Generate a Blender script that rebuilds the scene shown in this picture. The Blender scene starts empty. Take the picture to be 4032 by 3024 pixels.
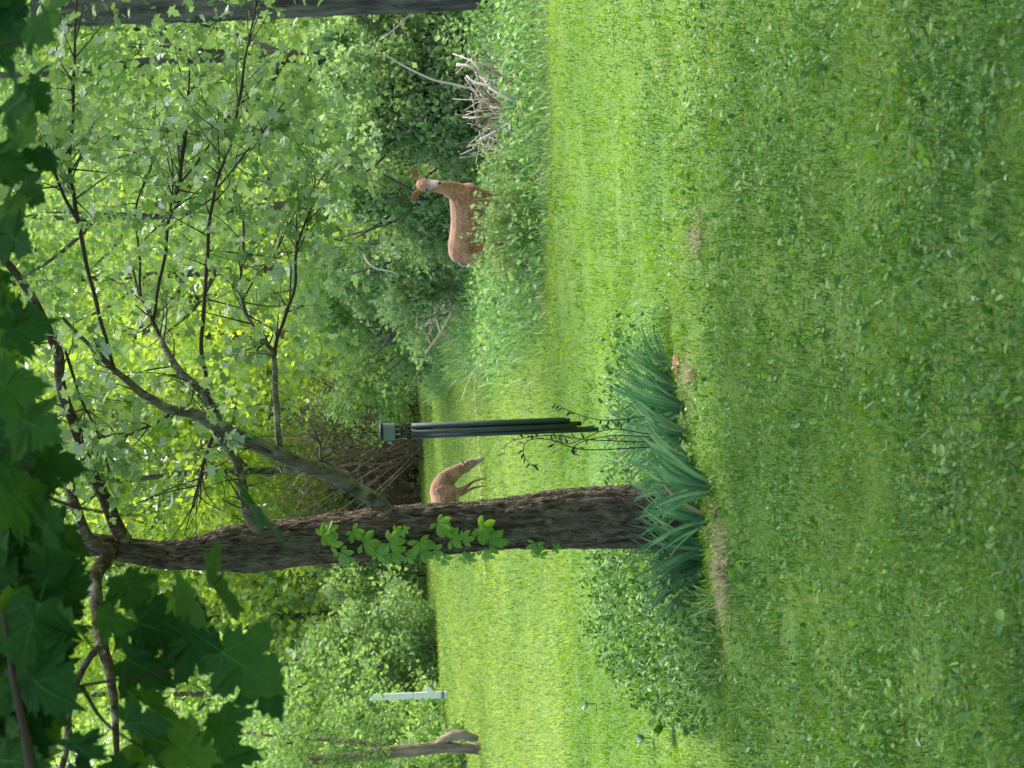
import bpy, math, random
import numpy as np
from mathutils import Vector, Matrix, noise as mnoise
R = np.random.RandomState(7)
random.seed(7)
S = bpy.context.scene
C = S.collection
rad = math.radians

# ---------------------------------------------------------------- camera
FPX = 8280.0                      # focal length in pixels of the 4032 x 3024 photograph
CAMP = np.array([0.0, 0.0, 2.2])
PITCH = math.atan(689/FPX); ROLL = rad(2.1)
Fv = np.array([0, math.cos(PITCH), -math.sin(PITCH)])
Uv = np.array([0, math.sin(PITCH), math.cos(PITCH)])
Rv = np.array([1.0, 0, 0])
Xc = -math.cos(ROLL)*Uv - math.sin(ROLL)*Rv       # the camera is held on its side
Yc = -math.sin(ROLL)*Uv + math.cos(ROLL)*Rv
cd = bpy.data.cameras.new('camera'); cam = bpy.data.objects.new('camera', cd); C.objects.link(cam)
m = Matrix.Identity(4)
for i in range(3):
    m[i][0] = Xc[i]; m[i][1] = Yc[i]; m[i][2] = -Fv[i]; m[i][3] = CAMP[i]
cam.matrix_world = m
cd.sensor_width = 36; cd.lens = 36*FPX/4032; cd.clip_end = 1500; cd.clip_start = 0.1
cd.dof.use_dof = True; cd.dof.focus_distance = 16; cd.dof.aperture_fstop = 6.5
S.camera = cam

# ---------------------------------------------------------------- world, sun, exposure
SUN_EL, SUN_AZ = rad(56), rad(48)           # azimuth clockwise from the view direction (+Y)
w = bpy.data.worlds.new('World'); S.world = w; w.use_nodes = True
nt = w.node_tree
bg = nt.nodes['Background']
sk = nt.nodes.new('ShaderNodeTexSky'); sk.sky_type = 'NISHITA'; sk.sun_disc = False
sk.sun_elevation = SUN_EL; sk.sun_rotation = SUN_AZ; sk.dust_density = 3.0; sk.air_density = 1.0
nt.links.new(sk.outputs[0], bg.inputs[0]); bg.inputs[1].default_value = 0.15
sd = bpy.data.lights.new('sun', 'SUN'); sd.energy = 2.9; sd.angle = rad(20); sd.color = (1.0, 0.95, 0.86)
sun = bpy.data.objects.new('sun', sd); C.objects.link(sun)
sdir = Vector((math.sin(SUN_AZ)*math.cos(SUN_EL), math.cos(SUN_AZ)*math.cos(SUN_EL), math.sin(SUN_EL)))
sun.rotation_euler = sdir.to_track_quat('Z', 'Y').to_euler(); sun.location = (6, 4, 30)
S.view_settings.view_transform = 'Standard'; S.view_settings.look = 'None'
S.view_settings.gamma = 1; S.view_settings.use_curve_mapping = False
S.view_settings.exposure = 1.5

# ---------------------------------------------------------------- helpers
def at(x, y, Y):
    """world point seen at photo pixel x, y, at the distance Y"""
    d = Fv + (x-2016)/FPX*Xc - (y-1512)/FPX*Yc
    return CAMP + d*(Y/d[1])
def gnd(x, y, z=0.0):
    d = Fv + (x-2016)/FPX*Xc - (y-1512)/FPX*Yc
    return CAMP + d*((z-CAMP[2])/d[2])

def link(name, me, mat=None, parent=None, loc=None):
    o = bpy.data.objects.new(name, me); C.objects.link(o)
    if mat is not None and me is not None and len(me.materials) == 0: me.materials.append(mat)
    if parent is not None: o.parent = parent
    if loc is not None: o.location = loc
    return o
def tag(o, label, cat, group=None, kind=None):
    if label: o['label'] = label
    if cat: o['category'] = cat
    if group: o['group'] = group
    if kind: o['kind'] = kind
    return o
def empty(name, loc, label, cat, group=None):
    o = bpy.data.objects.new(name, None); C.objects.link(o); o.location = [float(v) for v in loc]
    o.empty_display_size = 0.2
    return tag(o, label, cat, group)

def npmesh(name, V, faces_list, tint=None, smooth=False):
    """faces_list: list of int arrays (n, k)"""
    me = bpy.data.meshes.new(name)
    V = np.asarray(V, dtype=np.float32)
    me.vertices.add(len(V)); me.vertices.foreach_set('co', V.ravel())
    loops = np.concatenate([np.asarray(f).ravel() for f in faces_list]).astype(np.int32)
    tot = np.concatenate([np.full(len(f), f.shape[1]) for f in faces_list]).astype(np.int32)
    start = np.concatenate([[0], np.cumsum(tot)[:-1]]).astype(np.int32)
    me.loops.add(len(loops)); me.loops.foreach_set('vertex_index', loops)
    me.polygons.add(len(tot)); me.polygons.foreach_set('loop_start', start)
    me.polygons.foreach_set('loop_total', tot)
    me.polygons.foreach_set('use_smooth', np.full(len(tot), smooth))
    me.update(calc_edges=True); me.validate()
    if tint is not None:
        a = me.color_attributes.new('tint', 'FLOAT_COLOR', 'POINT')
        t = np.asarray(tint, dtype=np.float32)
        if t.ndim == 1: t = np.stack([t, t, t, np.ones_like(t)], 1)
        a.data.foreach_set('color', t.ravel())
    return me

def frames(n, up=0.5, spin=True, dirs=None):
    """random orthonormal frames, columns = local x, y, z; z biased upwards"""
    nz = R.normal(size=(n, 3)); nz /= np.linalg.norm(nz, axis=1)[:, None]
    nz[:, 2] += up; nz /= np.linalg.norm(nz, axis=1)[:, None]
    a = R.normal(size=(n, 3)) if dirs is None else dirs
    y = a - (a*nz).sum(1)[:, None]*nz; y /= np.linalg.norm(y, axis=1)[:, None]
    x = np.cross(y, nz)
    return np.stack([x, y, nz], 2)
def bladeframes(n, lean=0.35):
    yaw = R.uniform(0, 2*np.pi, n); l = np.abs(R.normal(0, lean, n))
    c, s, cl, sl = np.cos(yaw), np.sin(yaw), np.cos(l), np.sin(l)
    x = np.stack([c, s, 0*c], 1); z = np.stack([-s*sl, c*sl, cl], 1); y = np.cross(z, x)
    return np.stack([x, y, z], 2)

def scatter(name, T, P, M, Sc, tint, smooth=False):
    tv, tf = T
    n, k = len(P), len(tv)
    Sc = np.asarray(Sc, dtype=float)
    if Sc.ndim == 1: Sc = np.stack([Sc, Sc, Sc], 1)
    L = tv[None]*Sc[:, None, :]
    V = P[:, None, :] + np.einsum('nij,nkj->nki', M, L)
    off = (np.arange(n)*k)[:, None, None]
    fl = [(np.asarray(f)[None]+off).reshape(-1, np.asarray(f).shape[1]) for f in tf]
    t = np.repeat(tint, k, axis=0)
    return npmesh(name, V.reshape(-1, 3), fl, t, smooth)

# templates: (verts, [face arrays])
BLADE = (np.array([(-.5, 0, 0), (.5, 0, 0), (-.4, .10, .5), (.4, .10, .5), (0, .38, 1.0)], float),
         [np.array([(0, 1, 3, 2)]), np.array([(2, 3, 4)])])
LONGBLADE = (np.array([(-.5, 0, 0), (.5, 0, 0), (-.45, .05, .35), (.45, .05, .35), (-.35, .2, .7), (.35, .2, .7), (0, .55, .95)], float),
         [np.array([(0, 1, 3, 2), (2, 3, 5, 4)]), np.array([(4, 5, 6)])])
LEAF = (np.array([(0, 0, 0), (.30, .30, .07), (0, .45, 0), (-.30, .30, .07), (.22, .72, .03), (-.22, .72, .03), (0, 1, -.08)], float),
        [np.array([(0, 1, 4, 2), (0, 2, 5, 3)]), np.array([(2, 4, 6), (2, 6, 5)])])
LEAF4 = (np.array([(0, 0, 0), (.36, .45, .08), (0, 1, -.05), (-.36, .45, .08)], float), [np.array([(0, 1, 2), (0, 2, 3)])])
CLOVER = (np.array([(0, 0, 0), (.45, .35, .03), (.3, .95, 0), (-.3, .95, 0), (-.45, .35, .03)], float), [np.array([(0, 1, 2, 3)]), np.array([(0, 3, 4)])])

def tube(path, radii, sides=8, jag=0.0, cap=True, seed=0):
    """V, F for a tube along a path"""
    P = np.asarray(path, float); n = len(P)
    r = np.asarray(radii, float)
    T = np.gradient(P, axis=0); T /= (np.linalg.norm(T, axis=1)[:, None]+1e-9)
    ref = np.array([0.0, 1.0, 0.02]) if abs(T[:, 1]).mean() < .8 else np.array([0, 0, 1.0])
    A = np.cross(T, ref); A /= (np.linalg.norm(A, axis=1)[:, None]+1e-9); B = np.cross(T, A)
    th = np.linspace(0, 2*np.pi, sides, endpoint=False)
    V = P[:, None] + r[:, None, None]*(np.cos(th)[None, :, None]*A[:, None]+np.sin(th)[None, :, None]*B[:, None])
    if jag:
        V += (np.random.RandomState(seed).normal(0, 1, V.shape)*jag*r[:, None, None])
    V = V.reshape(-1, 3)
    i = np.arange(n-1)[:, None]*sides; j = np.arange(sides)[None]; jn = (j+1) % sides
    F = np.stack([i+j, i+jn, i+sides+jn, i+sides+j], 2).reshape(-1, 4)
    tri = np.zeros((0, 3), int)
    if cap:
        V = np.vstack([V, P[0], P[-1]]); a, b = len(V)-2, len(V)-1; jj = np.arange(sides)
        tri = np.concatenate([np.stack([np.full(sides, a), (jj+1) % sides, jj], 1),
                              np.stack([np.full(sides, b), (n-1)*sides+jj, (n-1)*sides+(jj+1) % sides], 1)])
    return V, F, tri
def join(parts):
    Vs, Fs, Ts, o = [], [], [], 0
    for V, F, T in parts:
        Vs.append(V); Fs.append(F+o); Ts.append(T+o); o += len(V)
    return np.vstack(Vs), np.vstack(Fs), np.vstack(Ts)
def tubemesh(name, parts, tint=None):
    V, F, T = join(parts)
    fl = [F] + ([T] if len(T) else [])
    return npmesh(name, V, fl, tint, True)
def smoothpath(pts, sub=6):
    """Catmull-Rom through points (any dimension)"""
    P = np.asarray(pts, float)
    P = np.vstack([2*P[0]-P[1], P, 2*P[-1]-P[-2]])
    out = []
    for i in range(1, len(P)-2):
        for t in np.linspace(0, 1, sub, endpoint=False):
            p0, p1, p2, p3 = P[i-1], P[i], P[i+1], P[i+2]
            out.append(.5*((2*p1)+(-p0+p2)*t+(2*p0-5*p1+4*p2-p3)*t*t+(-p0+3*p1-3*p2+p3)*t**3))
    out.append(P[-2]); return np.array(out)

# ---------------------------------------------------------------- materials
def mat(name):
    m = bpy.data.materials.new(name); m.use_nodes = True
    n = m.node_tree.nodes; n.clear()
    return m, n, m.node_tree.links
def rgb(c): return (c[0], c[1], c[2], 1)
def leafmat(name, c1, c2, under=None, trans=0.4, rough=0.5, objrand=False, spec=0.3, noise_scale=None, vein=False):
    m, n, l = mat(name)
    out = n.new('ShaderNodeOutputMaterial')
    mix = n.new('ShaderNodeMix'); mix.data_type = 'RGBA'
    mix.inputs['A'].default_value = rgb(c1); mix.inputs['B'].default_value = rgb(c2)
    if objrand:
        oi = n.new('ShaderNodeObjectInfo'); l.new(oi.outputs['Random'], mix.inputs['Factor'])
    else:
        at_ = n.new('ShaderNodeAttribute'); at_.attribute_name = 'tint'
        sp = n.new('ShaderNodeSeparateColor'); l.new(at_.outputs['Color'], sp.inputs[0])
        l.new(sp.outputs[0], mix.inputs['Factor'])
    col = mix.outputs['Result']
    # blotchy variation inside a leaf
    tc = n.new('ShaderNodeTexCoord'); nz = n.new('ShaderNodeTexNoise'); nz.inputs['Scale'].default_value = noise_scale or 30
    nz.inputs['Detail'].default_value = 2
    l.new(tc.outputs['Object'], nz.inputs['Vector'])
    hs = n.new('ShaderNodeHueSaturation')
    mr = n.new('ShaderNodeMapRange'); mr.inputs['To Min'].default_value = 0.7; mr.inputs['To Max'].default_value = 1.3
    l.new(nz.outputs['Fac'], mr.inputs['Value']); l.new(mr.outputs[0], hs.inputs['Value'])
    l.new(col, hs.inputs['Color']); col = hs.outputs[0]
    if vein:
        a2 = n.new('ShaderNodeAttribute'); a2.attribute_name = 'vein'
        mv = n.new('ShaderNodeMix'); mv.data_type = 'RGBA'
        l.new(a2.outputs['Fac'], mv.inputs['Factor']); l.new(col, mv.inputs['A'])
        mv.inputs['B'].default_value = rgb([min(1, v*2.2+.02) for v in c2]); col = mv.outputs['Result']
    tcol = col
    if under:
        ge = n.new('ShaderNodeNewGeometry'); mu = n.new('ShaderNodeMix'); mu.data_type = 'RGBA'
        l.new(ge.outputs['Backfacing'], mu.inputs['Factor']); l.new(col, mu.inputs['A']); mu.inputs['B'].default_value = rgb(under)
        col = mu.outputs['Result']
    p = n.new('ShaderNodeBsdfPrincipled'); p.inputs['Roughness'].default_value = rough
    p.inputs['Specular IOR Level'].default_value = spec
    l.new(col, p.inputs['Base Color'])
    t = n.new('ShaderNodeBsdfTranslucent')
    h2 = n.new('ShaderNodeHueSaturation'); h2.inputs['Value'].default_value = 1.5; h2.inputs['Saturation'].default_value = 1.1
    h2.inputs['Hue'].default_value = 0.485
    l.new(tcol, h2.inputs['Color']); l.new(h2.outputs[0], t.inputs['Color'])
    ms = n.new('ShaderNodeMixShader'); ms.inputs[0].default_value = trans
    l.new(p.outputs[0], ms.inputs[1]); l.new(t.outputs[0], ms.inputs[2]); l.new(ms.outputs[0], out.inputs[0])
    return m
def barkmat(name, c1, c2, scale=14, stretch=0.18, bump=0.6, moss=None, dist=0.02):
    m, n, l = mat(name)
    out = n.new('ShaderNodeOutputMaterial'); p = n.new('ShaderNodeBsdfPrincipled')
    p.inputs['Roughness'].default_value = .9; p.inputs['Specular IOR Level'].default_value = .15
    tc = n.new('ShaderNodeTexCoord'); mp = n.new('ShaderNodeMapping'); mp.inputs['Scale'].default_value = (1, 1, stretch)
    l.new(tc.outputs['Object'], mp.inputs[0])
    nz = n.new('ShaderNodeTexNoise'); nz.inputs['Scale'].default_value = scale; nz.inputs['Detail'].default_value = 6; nz.inputs['Roughness'].default_value = .65
    l.new(mp.outputs[0], nz.inputs['Vector'])
    vo = n.new('ShaderNodeTexVoronoi'); vo.feature = 'DISTANCE_TO_EDGE'; vo.inputs['Scale'].default_value = scale*2
    l.new(mp.outputs[0], vo.inputs['Vector'])
    cr = n.new('ShaderNodeValToRGB'); cr.color_ramp.elements[0].position = .35; cr.color_ramp.elements[1].position = .7
    cr.color_ramp.elements[0].color = rgb(c1); cr.color_ramp.elements[1].color = rgb(c2)
    l.new(nz.outputs['Fac'], cr.inputs[0]); col = cr.outputs[0]
    if moss:
        n2 = n.new('ShaderNodeTexNoise'); n2.inputs['Scale'].default_value = 9; n2.inputs['Detail'].default_value = 5
        l.new(tc.outputs['Object'], n2.inputs['Vector'])
        c3 = n.new('ShaderNodeValToRGB'); c3.color_ramp.elements[0].position = .54; c3.color_ramp.elements[1].position = .68
        l.new(n2.outputs['Fac'], c3.inputs[0])
        mx = n.new('ShaderNodeMix'); mx.data_type = 'RGBA'; l.new(c3.outputs[0], mx.inputs['Factor'])
        l.new(col, mx.inputs['A']); mx.inputs['B'].default_value = rgb(moss); col = mx.outputs['Result']
    l.new(col, p.inputs['Base Color'])
    ad = n.new('ShaderNodeMath'); ad.operation = 'ADD'
    ml = n.new('ShaderNodeMath'); ml.operation = 'MULTIPLY'; ml.inputs[1].default_value = 1.5
    mn = n.new('ShaderNodeMath'); mn.operation = 'MINIMUM'; mn.inputs[1].default_value = .25
    l.new(vo.outputs['Distance'], mn.inputs[0]); l.new(mn.outputs[0], ml.inputs[0]); l.new(ml.outputs[0], ad.inputs[0]); l.new(nz.outputs['Fac'], ad.inputs[1])
    b = n.new('ShaderNodeBump'); b.inputs['Strength'].default_value = bump; b.inputs['Distance'].default_value = dist
    l.new(ad.outputs[0], b.inputs['Height']); l.new(b.outputs[0], p.inputs['Normal'])
    l.new(p.outputs[0], out.inputs[0])
    return m
def plain(name, c, rough=.6, metal=0, spec=.4, nscale=20, nvar=.25):
    m, n, l = mat(name)
    out = n.new('ShaderNodeOutputMaterial'); p = n.new('ShaderNodeBsdfPrincipled')
    p.inputs['Roughness'].default_value = rough; p.inputs['Metallic'].default_value = metal; p.inputs['Specular IOR Level'].default_value = spec
    tc = n.new('ShaderNodeTexCoord'); nz = n.new('ShaderNodeTexNoise'); nz.inputs['Scale'].default_value = nscale; nz.inputs['Detail'].default_value = 5
    l.new(tc.outputs['Object'], nz.inputs['Vector'])
    mr = n.new('ShaderNodeMapRange'); mr.inputs['To Min'].default_value = 1-nvar; mr.inputs['To Max'].default_value = 1+nvar
    l.new(nz.outputs['Fac'], mr.inputs['Value'])
    h = n.new('ShaderNodeHueSaturation'); h.inputs['Color'].default_value = rgb(c); l.new(mr.outputs[0], h.inputs['Value'])
    l.new(h.outputs[0], p.inputs['Base Color'])
    l.new(p.outputs[0], out.inputs[0]); return m

M_GRASS = leafmat('grass_blades', (.03, .125, .008), (.15, .29, .018), trans=.35, rough=.55, noise_scale=1.3)
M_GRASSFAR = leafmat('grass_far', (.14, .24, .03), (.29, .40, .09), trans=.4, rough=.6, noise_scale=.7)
M_CLOVER = leafmat('clover', (.03, .13, .015), (.18, .34, .06), trans=.3, rough=.5, noise_scale=4)
M_TALL = leafmat('tall_grass', (.06, .19, .04), (.28, .44, .14), trans=.35, rough=.5)
M_STRAW = leafmat('straw', (.28, .25, .13), (.42, .38, .22), trans=.2, rough=.8)
M_THATCH = leafmat('thatch', (.20, .27, .08), (.34, .38, .17), trans=.2, rough=.8)
M_IRIS = leafmat('iris_leaf', (.05, .16, .07), (.17, .31, .15), trans=.25, rough=.4, objrand=True)
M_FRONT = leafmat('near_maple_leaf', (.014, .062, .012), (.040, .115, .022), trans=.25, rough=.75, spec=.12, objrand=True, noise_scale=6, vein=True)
M_SILVER = leafmat('silver_maple_leaf', (.09, .18, .04), (.24, .36, .13), under=(.36, .44, .36), trans=.42, rough=.45, objrand=True, noise_scale=6, vein=True)
M_SILVERS = leafmat('silver_maple_foliage', (.09, .18, .04), (.24, .36, .13), under=(.36, .44, .36), trans=.42, rough=.45)
M_CREEPER = leafmat('creeper_leaf', (.11, .26, .025), (.20, .38, .06), trans=.35, rough=.45, objrand=True, noise_scale=8)
M_BGY = leafmat('tree_leaf_bright', (.16, .29, .04), (.41, .56, .10), under=(.34, .44, .22), trans=.5, noise_scale=.6)
M_BGM = leafmat('tree_leaf_mid', (.10, .22, .045), (.31, .46, .13), under=(.30, .40, .22), trans=.45, noise_scale=.6)
M_BGD = leafmat('shrub_leaf_dark', (.07, .18, .045), (.31, .45, .17), under=(.26, .36, .18), trans=.4, noise_scale=1.0)
M_DRYLEAF = leafmat('dry_leaf', (.15, .11, .06), (.32, .28, .16), trans=.2, rough=.8)
M_FALLEN = leafmat('fallen_leaf', (.20, .30, .18), (.36, .44, .30), trans=.15, rough=.5, objrand=True)
M_BARK = barkmat('trunk_bark', (.052, .040, .027), (.26, .20, .15), scale=26, stretch=.25, bump=1.0, moss=(.13, .125, .08), dist=.03)
M_BARKL = barkmat('limb_bark', (.05, .043, .03), (.22, .20, .15), scale=18, bump=.7, moss=(.22, .24, .16))
M_LICHEN = barkmat('lichen_bark', (.035, .025, .015), (.12, .09, .06), scale=18, bump=.7, moss=(.24, .24, .20))
M_BARKG = barkmat('grey_bark', (.05, .045, .04), (.20, .18, .15), scale=9, bump=.8)
M_LOG = barkmat('pale_weathered_bark', (.14, .10, .07), (.42, .32, .24), scale=9, bump=.8)
M_TWIG = plain('twig_bark', (.045, .035, .022), .9)
M_STICK = plain('bleached_stick', (.60, .51, .40), .9, nscale=8, nvar=.4)
M_STICKD = plain('brown_stick', (.20, .14, .10), .9, nscale=8, nvar=.4)

# ---------------------------------------------------------------- ground
def ground_material():
    m, n, l = mat('lawn_ground')
    out = n.new('ShaderNodeOutputMaterial'); p = n.new('ShaderNodeBsdfPrincipled'); p.inputs['Roughness'].default_value = .95
    p.inputs['Specular IOR Level'].default_value = .1
    tc = n.new('ShaderNodeTexCoord')
    def noise(sc, det=4, stretch=(1, 1, 1)):
        mp = n.new('ShaderNodeMapping'); mp.inputs['Scale'].default_value = stretch; l.new(tc.outputs['Object'], mp.inputs[0])
        z = n.new('ShaderNodeTexNoise'); z.inputs['Scale'].default_value = sc; z.inputs['Detail'].default_value = det
        l.new(mp.outputs[0], z.inputs['Vector']); return z.outputs['Fac']
    a = n.new('ShaderNodeAttribute'); a.attribute_name = 'tint'
    cr = n.new('ShaderNodeValToRGB'); e = cr.color_ramp.elements
    e[0].position = .3; e[0].color = (.04, .10, .018, 1); e[1].position = .7; e[1].color = (.13, .22, .04, 1)
    l.new(noise(45, 8), cr.inputs[0])
    # longer, paler grass patches
    c2 = n.new('ShaderNodeValToRGB'); c2.color_ramp.elements[0].position = .4; c2.color_ramp.elements[1].position = .65
    l.new(noise(.6, 3, (1, .45, 1)), c2.inputs[0])
    mx = n.new('ShaderNodeMix'); mx.data_type = 'RGBA'; l.new(cr.outputs[0], mx.inputs['A']); mx.inputs['B'].default_value = (.17, .25, .05, 1)
    f = n.new('ShaderNodeMath'); f.operation = 'MULTIPLY'; f.inputs[1].default_value = .6; l.new(c2.outputs[0], f.inputs[0]); l.new(f.outputs[0], mx.inputs['Factor'])
    # soil under the bed and the woods
    sp = n.new('ShaderNodeSeparateColor'); l.new(a.outputs['Color'], sp.inputs[0])
    m2 = n.new('ShaderNodeMix'); m2.data_type = 'RGBA'; l.new(sp.outputs[0], m2.inputs['Factor']); l.new(mx.outputs['Result'], m2.inputs['A'])
    m2.inputs['B'].default_value = (.05, .035, .02, 1)
    l.new(m2.outputs['Result'], p.inputs['Base Color'])
    b = n.new('ShaderNodeBump'); b.inputs['Strength'].default_value = .7; b.inputs['Distance'].default_value = .03
    l.new(noise(60, 6), b.inputs['Height']); l.new(b.outputs[0], p.inputs['Normal'])
    l.new(p.outputs[0], out.inputs[0]); return m
# borders of the lawn, in ground metres: wild verge on the right, woods on the left and far side
def right_edge(Y):           # X beyond which the grass is left tall
    return np.interp(Y, [19.8, 20.6, 21.5, 26, 33, 45, 60, 400], [9, 2.2, .55, .15, .35, -.1, -.9, -1])
def left_edge(Y):
    return np.interp(Y, [0, 25, 31, 36, 42, 48, 56, 400], [-30, -9, -5.6, -5.6, -5.8, -5.4, -3.5, -3])
def gz(X, Y):
    return 0.03*np.sin(X*.9+.4)*np.sin(Y*.55+1.0)*np.clip((Y-6)/4, 0, 1)+.05*np.sin(Y*.31)*np.clip((Y-16)/5, 0, 1)
bedc = gnd(2680, 1900)
def wild(X, Y):
    f = np.clip((X-right_edge(Y))/.5, 0, 1)*.5+np.clip((Y-64)/3, 0, 1)*.6
    bed = .3*np.clip(1.3-((X-(-.30))/1.0)**4-((Y-13.35)/.4)**4, 0, 1)
    return np.clip(f, 0, 1)*.9 + bed
ys = np.concatenate([np.linspace(-20, 4, 13), np.linspace(4.3, 30, 130), np.linspace(31, 80, 60), np.linspace(90, 600, 12)])
xs = np.concatenate([np.linspace(-300, -16, 10), np.linspace(-15, 15, 150), np.linspace(16, 300, 10)])
gx, gy = np.meshgrid(xs, ys)
GV = np.stack([gx.ravel(), gy.ravel(), gz(gx, gy).ravel()], 1)
nx, ny = len(xs), len(ys)
ii, jj = np.meshgrid(np.arange(nx-1), np.arange(ny-1)); base = (jj*nx+ii).ravel()
GF = np.stack([base, base+1, base+nx+1, base+nx], 1)
gme = npmesh('ground', GV, [GF], wild(gx, gy).ravel(), True)
g = link('ground', gme, ground_material()); g['kind'] = 'structure'

# bare dirt track crossing the far lawn
pth = [gnd(x, y) for x, y in [(1872, 1120), (1868, 1400), (1864, 1560), (1872, 1720), (1880, 1900), (1882, 2100), (1900, 2300)]]
pv, pf = [], []
for i, q in enumerate(smoothpath(pth, 8)):
    for s in (-1, 1):
        wd = .22+.12*math.sin(i*1.7+s); pv.append((q[0], q[1]+s*wd, float(gz(q[0], q[1]))+.012))
for i in range(len(pv)//2-1): pf.append((2*i, 2*i+2, 2*i+3, 2*i+1))
o = link('dirt_path', npmesh('dirt_path', pv, [np.array(pf)]), plain('dry_dirt_grass', (.20, .23, .08), .95, nscale=9, nvar=.5)); o['kind'] = 'structure'

# ---------------------------------------------------------------- grass
def sample_ground(n, y0, y1, power=1.0, half=0.21, pad=.7):
    u = R.uniform(0, 1, n)
    if power == 1: Y = y0*(y1/y0)**u                     # density ~ 1/Y^2 with the widening view
    else: Y = y0+(y1-y0)*u
    X = R.uniform(-1, 1, n)*(half*Y+pad)
    return X, Y
def vnoise(X, Y, s, seed=0.0):
    return np.array([mnoise.noise((x*s+seed, y*s, seed*1.7)) for x, y in zip(X, Y)])
def gpts(X, Y, dz=0): return np.stack([X, Y, gz(X, Y)+dz], 1)

# near mown lawn
n = 175000
X, Y = sample_ground(n, 5.6, 21.5)
keep = (X < right_edge(Y)+.3) & ~((np.abs(X+.62) < .2) & (np.abs(Y-13.3) < .2))
X, Y = X[keep], Y[keep]; n = len(X)
def fnoise(X, Y, sc, sd=0):
    gxs = np.linspace(-12, 12, 240); gys = np.linspace(4, 62, 420)
    G = np.array([[mnoise.noise((a*sc, b*sc, sd)) + .5*mnoise.noise((a*sc*2.3, b*sc*2.3, sd+4)) for a in gxs] for b in gys])
    i = np.clip(((Y-4)/58*419), 0, 419).astype(int); j = np.clip((X+12)/24*239, 0, 239).astype(int); return G[i, j]
nz1 = .5+.8*fnoise(X, Y, .9) + .35*fnoise(X, Y, 3.2, 5) + R.normal(0, .16, n)
# sunlight and shade put into the tint: yellower far out, darker green up close
t = np.clip(nz1*.9 + np.interp(Y, [6, 11, 15, 21], [-.2, -.1, .3, .45]), 0, 1)
hgt = R.uniform(.022, .062, n)*np.interp(Y, [6, 21], [1.0, 1.25])*(1+.9*fnoise(X, Y, 2.1, 11)+.5*fnoise(X, Y, 6, 12))
wid = np.interp(Y, [6, 21], [.0042, .0105])*R.uniform(.7, 1.3, n)
me = scatter('lawn_grass', BLADE, gpts(X, Y, -.004), bladeframes(n, .8), np.stack([wid, hgt, hgt], 1), t)
tag(link('lawn_grass', me, M_GRASS), 'short mown green grass covering the near lawn', 'grass', kind='stuff')
# small broad leaves between the blades
n = 42000
X, Y = sample_ground(n, 5.6, 16)
pt = 2.2*fnoise(X, Y, 1.3, 2)+.2
keep = (pt+R.normal(0, .6, n) > .25) & ~((np.abs(X+.62) < .2) & (np.abs(Y-13.3) < .2)); X, Y = X[keep], Y[keep]; n = len(X)
sz = R.uniform(.008, .022, n)*np.interp(Y, [6, 16], [1, 1.3])
me = scatter('lawn_clover', CLOVER, gpts(X, Y)+np.stack([0*X, 0*X, R.uniform(.015, .05, n)], 1), frames(n, 1.3), sz, np.clip(R.beta(1.3, 2.5, n), 0, 1))
tag(link('lawn_clover', me, M_CLOVER), 'small round clover leaves mixed into the near lawn', 'clover', kind='stuff')
n = 13000                     # broad leaved lawn weeds near the camera
X, Y = sample_ground(n, 5.6, 13)
keep = (fnoise(X, Y, 1.1, 9)+R.normal(0, .3, n) > .12); X, Y = X[keep], Y[keep]; n = len(X)
me = scatter('lawn_weeds', LEAF, gpts(X, Y)+np.stack([0*X, 0*X, R.uniform(.02, .055, n)], 1), frames(n, 1.0), R.uniform(.018, .06, n), np.clip(R.beta(1.0, 1.6, n), 0, 1))
tag(link('lawn_weeds', me, M_CLOVER), 'broad leaved weeds scattered through the nearest part of the lawn', 'weeds', kind='stuff')
# far lawn
n = 60000
X, Y = sample_ground(n, 20.5, 60, half=.2)
keep = (X < right_edge(Y)+.2) & (X > left_edge(Y)-2.5); X, Y = X[keep], Y[keep]; n = len(X)
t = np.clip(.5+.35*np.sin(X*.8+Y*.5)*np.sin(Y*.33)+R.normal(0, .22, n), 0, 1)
me = scatter('far_lawn_grass', BLADE, gpts(X, Y, -.004), bladeframes(n, .5), np.stack([R.uniform(.012, .022, n)*Y/28, R.uniform(.05, .10, n), R.uniform(.05, .10, n)], 1), t)
tag(link('far_lawn_grass', me, M_GRASSFAR), 'bright sunlit grass of the far lawn behind the tree', 'grass', kind='stuff')

# tall verge grass round the first deer
n = 17000
X = R.uniform(-.2, 8, n); Y = R.uniform(19.6, 30, n)
keep = (X > right_edge(Y)+R.normal(0, .22, n)) & ~((X > 2.65) & (X < 3.75) & (Y > 22.9) & (R.rand(n) < .8)); X, Y = X[keep], Y[keep]; n = len(X)
dd = np.clip((Y-21)/2, 0, 1)
hgt = R.uniform(.16, .30, n)*(0.5+.8*dd); wid = R.uniform(.009, .022, n)
me = scatter('tall_grass', LONGBLADE, gpts(X, Y), bladeframes(n, .45), np.stack([wid, hgt, hgt], 1), np.clip(R.beta(2, 2.5, n), 0, 1))
tag(link('tall_grass', me, M_TALL), 'tall unmown grass along the edge of the wood around the deer', 'grass', kind='stuff')
n = 9000
X = R.uniform(-.9, 3.5, n); Y = R.uniform(29.5, 47, n)
keep = (X > right_edge(Y)-.1); X, Y = X[keep], Y[keep]; n = len(X)
hgt = R.uniform(.25, .55, n)
me = scatter('tall_grass', LONGBLADE, gpts(X, Y), bladeframes(n, .45), np.stack([R.uniform(.012, .022, n), hgt, hgt], 1), np.clip(R.beta(2, 2.5, n), 0, 1))
tag(link('tall_grass', me, M_TALL), 'tall grass at the wood edge by the far corner of the lawn', 'grass', kind='stuff')
n = 14000
X = R.uniform(-.1, 8, n); Y = R.uniform(21, 33, n)
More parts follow.
